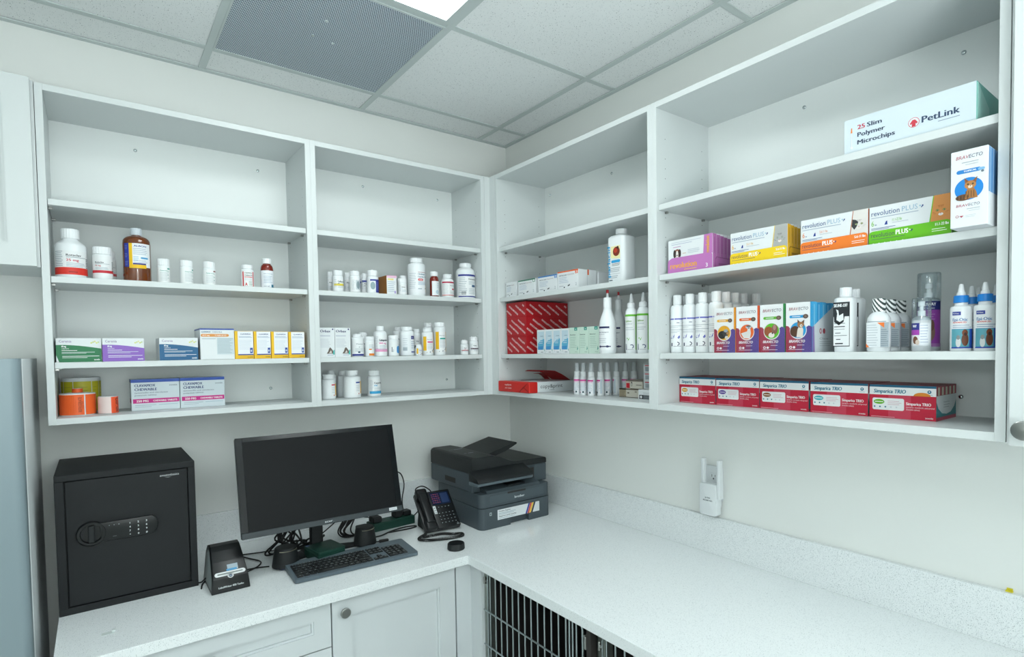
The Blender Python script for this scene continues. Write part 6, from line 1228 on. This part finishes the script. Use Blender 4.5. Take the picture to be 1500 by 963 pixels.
def f(c, w, h):
    c.rect(w*.03, w*.62, h*.13, h*.86, '#dfe5e8', 1); c.rect(w*.62, w*.97, h*.13, h*.86, '#a9b5bd', 1); c.lines(w*.06, w*.55, h*.80, 9, h*.075, h*.02, '#b4bfc6', 2); c.poly([(w*.48, h*.86), (w*.78, h*.86), (w*.78, h*.70)], '#f07a2c', 3); c.lines(w*.64, w*.95, h*.66, 9, h*.058, h*.02, '#7d8a92', 3); c.poly([(w*.02, h*.13), (w*.02, h*.24), (w*.16, h*.13)], '#f07a2c', 3); c.lines(w*.1, w*.9, h*.9, 1, h*.1, h*.02, '#8d9aa2', 2)
for k, x in enumerate((-.212, -.147, -.082)):
    t = flat_bottle('white jug with striped cap and orange cornered label, %s' % ['foremost of three', 'middle of three', 'rearmost of three'][k], x, -1.874, S3, .050, .050, .1300, .0985, .082, .0145, f, cap=M_STRIPECAP, name='supplement_jug', rz=rad(14), rcn=.42, group='jugs with striped caps')
# clear capped sprays
def clearcap(label, x, y, r, zb, zt, zc_, fn, name='spray_can'):
    t = thing(name, label, 'bottle', (x, y, S3), -pi/2, 'sprays with clear caps')
    bm = bmesh.new(); lathe(bm, [(0, 0), (r*.94, 0), (r, .003), (r, zb), (r*.9, zb+.004), (r*.5, zb+.008), (0, zb+.008)], 30); link('body', bm, M_MILKY, t, smooth=True)
    bm = bmesh.new(); z = zb+.0085; lathe(bm, [(r*.42, z), (r*.42, z+.012), (r*.22, z+.013), (r*.22, z+.022), (r*.36, z+.023), (r*.36, z+.034), (0, z+.035)], 22); link('pump', bm, M_WCAP, t, smooth=True)
    bm = bmesh.new(); lathe(bm, [(r*1.02, zb-.002), (r*1.02, zt-.004), (r*.96, zt), (0, zt)], 30); link('clear_cap', bm, M_CLEAR, t, smooth=True)
    c = Cv(r); fn(c, r, zb); c.build('printed_label', t, wrap(r), base=.0003)
def f(c, r, z):
    w = r*1.5; c.rect(-w, w, .010, z-.002, '#a04ab0', 1); c.rect(-w, w, z-.022, z-.001, '#2a2f78', 2); c.text('FELIWAY', -r*.4, z-.012, .0075, '#ffffff', 3, w=r*1.3, bold=True); c.text('Classic', -r*.1, z-.020, .0055, '#dfe3f4', 3, w=r*.9); c.lines(r*.0, r*.9, z-.032, 3, .006, .0014, '#c89ad0', 3); c.ell(r*.35, .045, r*.5, .022, '#8a6a5c', 3); c.ell(r*.5, .062, r*.28, .014, '#6d4b3e', 4); c.ell(r*.2, .035, r*.3, .014, '#e0d0c4', 4); c.rect(-w, w, .010, .018, '#b57ec0', 5)
clearcap('tall purple labelled spray with a large clear cap', -.120, -1.951, .0240, .1215, .1905, 0, f)
def f(c, r, z):
    w = r*1.5; c.rect(-w, r*.10, .013, .066, '#f0f0f2', 1); c.rect(-w, r*.10, .050, .066, '#343a8c', 2); c.text('WAY', -r*.7, .056, .006, '#ffffff', 3, w=r*.5, bold=True); c.rect(-w, r*.10, .038, .050, '#b04ab8', 2); c.ell(-r*.35, .026, r*.30, .009, '#7d5540', 3); c.ell(-r*.1, .021, r*.22, .006, '#e3d2c4', 4); c.rect(r*.12, w, .013, .066, '#eef3f8', 1); c.lines(r*.2, r*1.1, .061, 7, .0065, .0013, '#9fb0cc', 2)
clearcap('small purple labelled spray with a clear cap, in front of the tall one', -.200, -1.961, .0190, .0745, .1250, 0, f)
# ear cleaner bottles with blue collars
M_BLUE = mat('blue_collar', '#1e7fd0', .35)
def epi(label, x, y, r, rz=rad(28)):
    t = thing('ear_cleaner_bottle', label, 'bottle', (x, y, S3), -pi/2+rz, 'ear cleaner bottles')
    bm = bmesh.new(); lathe(bm, [(0, 0), (r*.94, 0), (r, .003), (r, .094), (r*.93, .0985), (r*.60, .101), (r*.60, .107), (0, .107)], 30); link('body', bm, M_WPLAS, t, smooth=True)
    bm = bmesh.new(); lathe(bm, [(r*.62, .1072), (r*.72, .1075), (r*.68, .122), (r*.62, .1232), (0, .1232)], 28); link('collar', bm, M_BLUE, t, smooth=True)
    bm = bmesh.new(); lathe(bm, [(r*.42, .1234), (r*.40, .130), (r*.32, .131), (r*.20, .1475), (r*.12, .149), (0, .149)], 20); link('nozzle', bm, M_WCAP, t, smooth=True)
    c = Cv(r); w = r*1.25; c.rect(-w, w, .004, .092, '#f1f5f8', 1); c.rect(-w*.85, -r*.25, .079, .087, '#2a3f9a', 2); c.text('Virbac', -w*.8, .0815, .0035, '#ffffff', 3, w=r*.6); c.text('Epi-Otic', -w*.8, .066, .0068, '#5a86b8', 2, w=r*1.35, bold=True); c.text('ADVANCED', -w*.8, .0615, .0035, '#e0483a', 3, w=r*1.25, bold=True); c.lines(-w*.8, r*.9, .0575, 2, .0045, .0013, '#8a9fc0', 2)
    c.rect(-w*.9, w*.9, .006, .049, '#2558b8', 2); c.rect(-w*.9, r*.55, .009, .0485, '#5fa8b8', 3)
    c.ell(r*.12, .040, r*.26, .0075, '#7a3e1c', 4); c.ell(r*.14, .025, r*.32, .014, '#6a3a22', 4); c.ell(r*.14, .037, r*.12, .004, '#3a1f12', 5); c.ell(-r*.45, .019, r*.22, .011, '#d8dcdc', 5); c.ell(-r*.45, .030, r*.16, .005, '#8d9494', 6); c.rect(-w*.9, w*.9, .006, .0085, '#2448b0', 6)
    c.build('printed_label', t, wrap(r), base=.0003)
epi('ear cleaner bottle with blue collar and dog picture, front left', -.215, -2.042, .0203)
epi('ear cleaner bottle with blue collar and dog picture, front right by the cabinet side', -.215, -2.085, .0200)
epi('ear cleaner bottle with blue collar, directly behind the front left one', -.140, -2.042, .0195)
epi('ear cleaner bottle with blue collar, third in the left file', -.090, -2.043, .0195)
epi('ear cleaner bottle with blue collar, rearmost in the left file', -.040, -2.045, .0195)
epi('ear cleaner bottle with blue collar, directly behind the front right one', -.140, -2.0875, .0195)
# ---- second cabinet, bottom shelf: crimson display boxes
def sim(col):
    def f(c, w, h):
        c.rect(0, w, h*.93, h, '#1c5f7e', 1); c.rect(0, w, h*.70, h*.93, '#eef3f4', 1); c.rect(0, w, 0, h*.70, '#c31f3c', 1); c.rect(w*.30, w*.64, 0, h*.70, '#cd4058', 2)
        c.text('Simparica TRIO', w*.07, h*.755, h*.115, '#1f7391', 3, w=w*.49, bold=True, shear=.15); c.ell(w*.905, h*.83, w*.028, h*.05, '#1f7391', 3); c.ell(w*.905, h*.835, w*.011, h*.02, '#eef3f4', 4); c.rect(w*.86, w*.95, h*.735, h*.75, '#a9c3cc', 3)
        c.rr(w*.05, w*.54, h*.24, h*.60, h*.05, '#eef2f3', 3); c.ell(w*.155, h*.485, w*.085, h*.075, col, 5); c.rect(w*.09, w*.22, h*.475, h*.495, '#ffffff', 6); c.lines(w*.29, w*.51, h*.52, 3, h*.05, h*.012, '#d9a3b0', 5)
        for k in range(5): c.ell(w*(.085+.085*k), h*.335, w*.014, h*.025, '#3f7f93' if k < 3 else '#d3dbe0', 5, 8)
        c.text('Simparica TRIO', w*.57, h*.42, h*.085, '#f8eef0', 4, w=w*.36, bold=True); c.text('(sarolaner, moxidectin, and pyrantel', w*.57, h*.34, h*.045, '#f3dfe3', 4, w=w*.41); c.text('chewable tablets)', w*.57, h*.27, h*.045, '#f3dfe3', 4, w=w*.20); c.lines(w*.03, w*.40, h*.04, 1, h*.02, h*.015, '#e9b9c2', 4, rag=0); c.text('zoetis', w*.96, h*.05, h*.05, '#f8eef0', 4, w=w*.11, al='r', bold=True)
    return f
def simside(c, w, h):
    c.rect(0, w, 0, h, '#dfe6e8', 1); c.poly([(0, 0), (w, 0), (w, h*.55), (w*.9, h*.35), (w*.72, h*.20), (w*.5, h*.16), (w*.28, h*.20), (w*.1, h*.35), (0, h*.55)], '#2a8790', 2); c.rect(0, w, 0, h*.10, '#b9455a', 3); c.text('Simparica', w*.35, h*.50, h*.05, '#8a9499', 3, w=w*.3); c.lines(w*.35, w*.7, h*.45, 2, h*.07, h*.02, '#a9b3b8', 3)
    c.rect(0, w, h*.72, h, '#8f2438', 4)
    for k in range(5): c.rect(w*(.06+.19*k), w*(.15+.19*k), h*.73, h*.96, '#c8cdb4', 5); c.rect(w*(.15+.19*k), w*(.19+.19*k), h*.73, h*.98, '#b3243c', 5)
for k, (a, b, col, l_) in enumerate([(-1.245,-1.386,'#e0a21c','yellow'), (-1.388,-1.5365,'#5a3a9c','purple'), (-1.538,-1.6845,'#8a5a2c','brown'), (-1.689,-1.837,'#3fb6c2','turquoise'), (-1.840,-1.986,'#6cb82c','green')]):
    t = R('medicine_box', 'crimson dog tablet display box with a %s oval on its front' % l_, (a, b, -.178, .140, 1.4705, .0865-.0008*k), fn=sim(col), sfn=simside, col='#8f2438', group='crimson display boxes')
    if k == 4:
        c = Cv(); c.ell(.05, .0, .018, .009, '#e08a2c'); c.build('sticker', t, lambda u, v, e: (u-.006-.0, -.0010-e, .058+max(v, 0)))
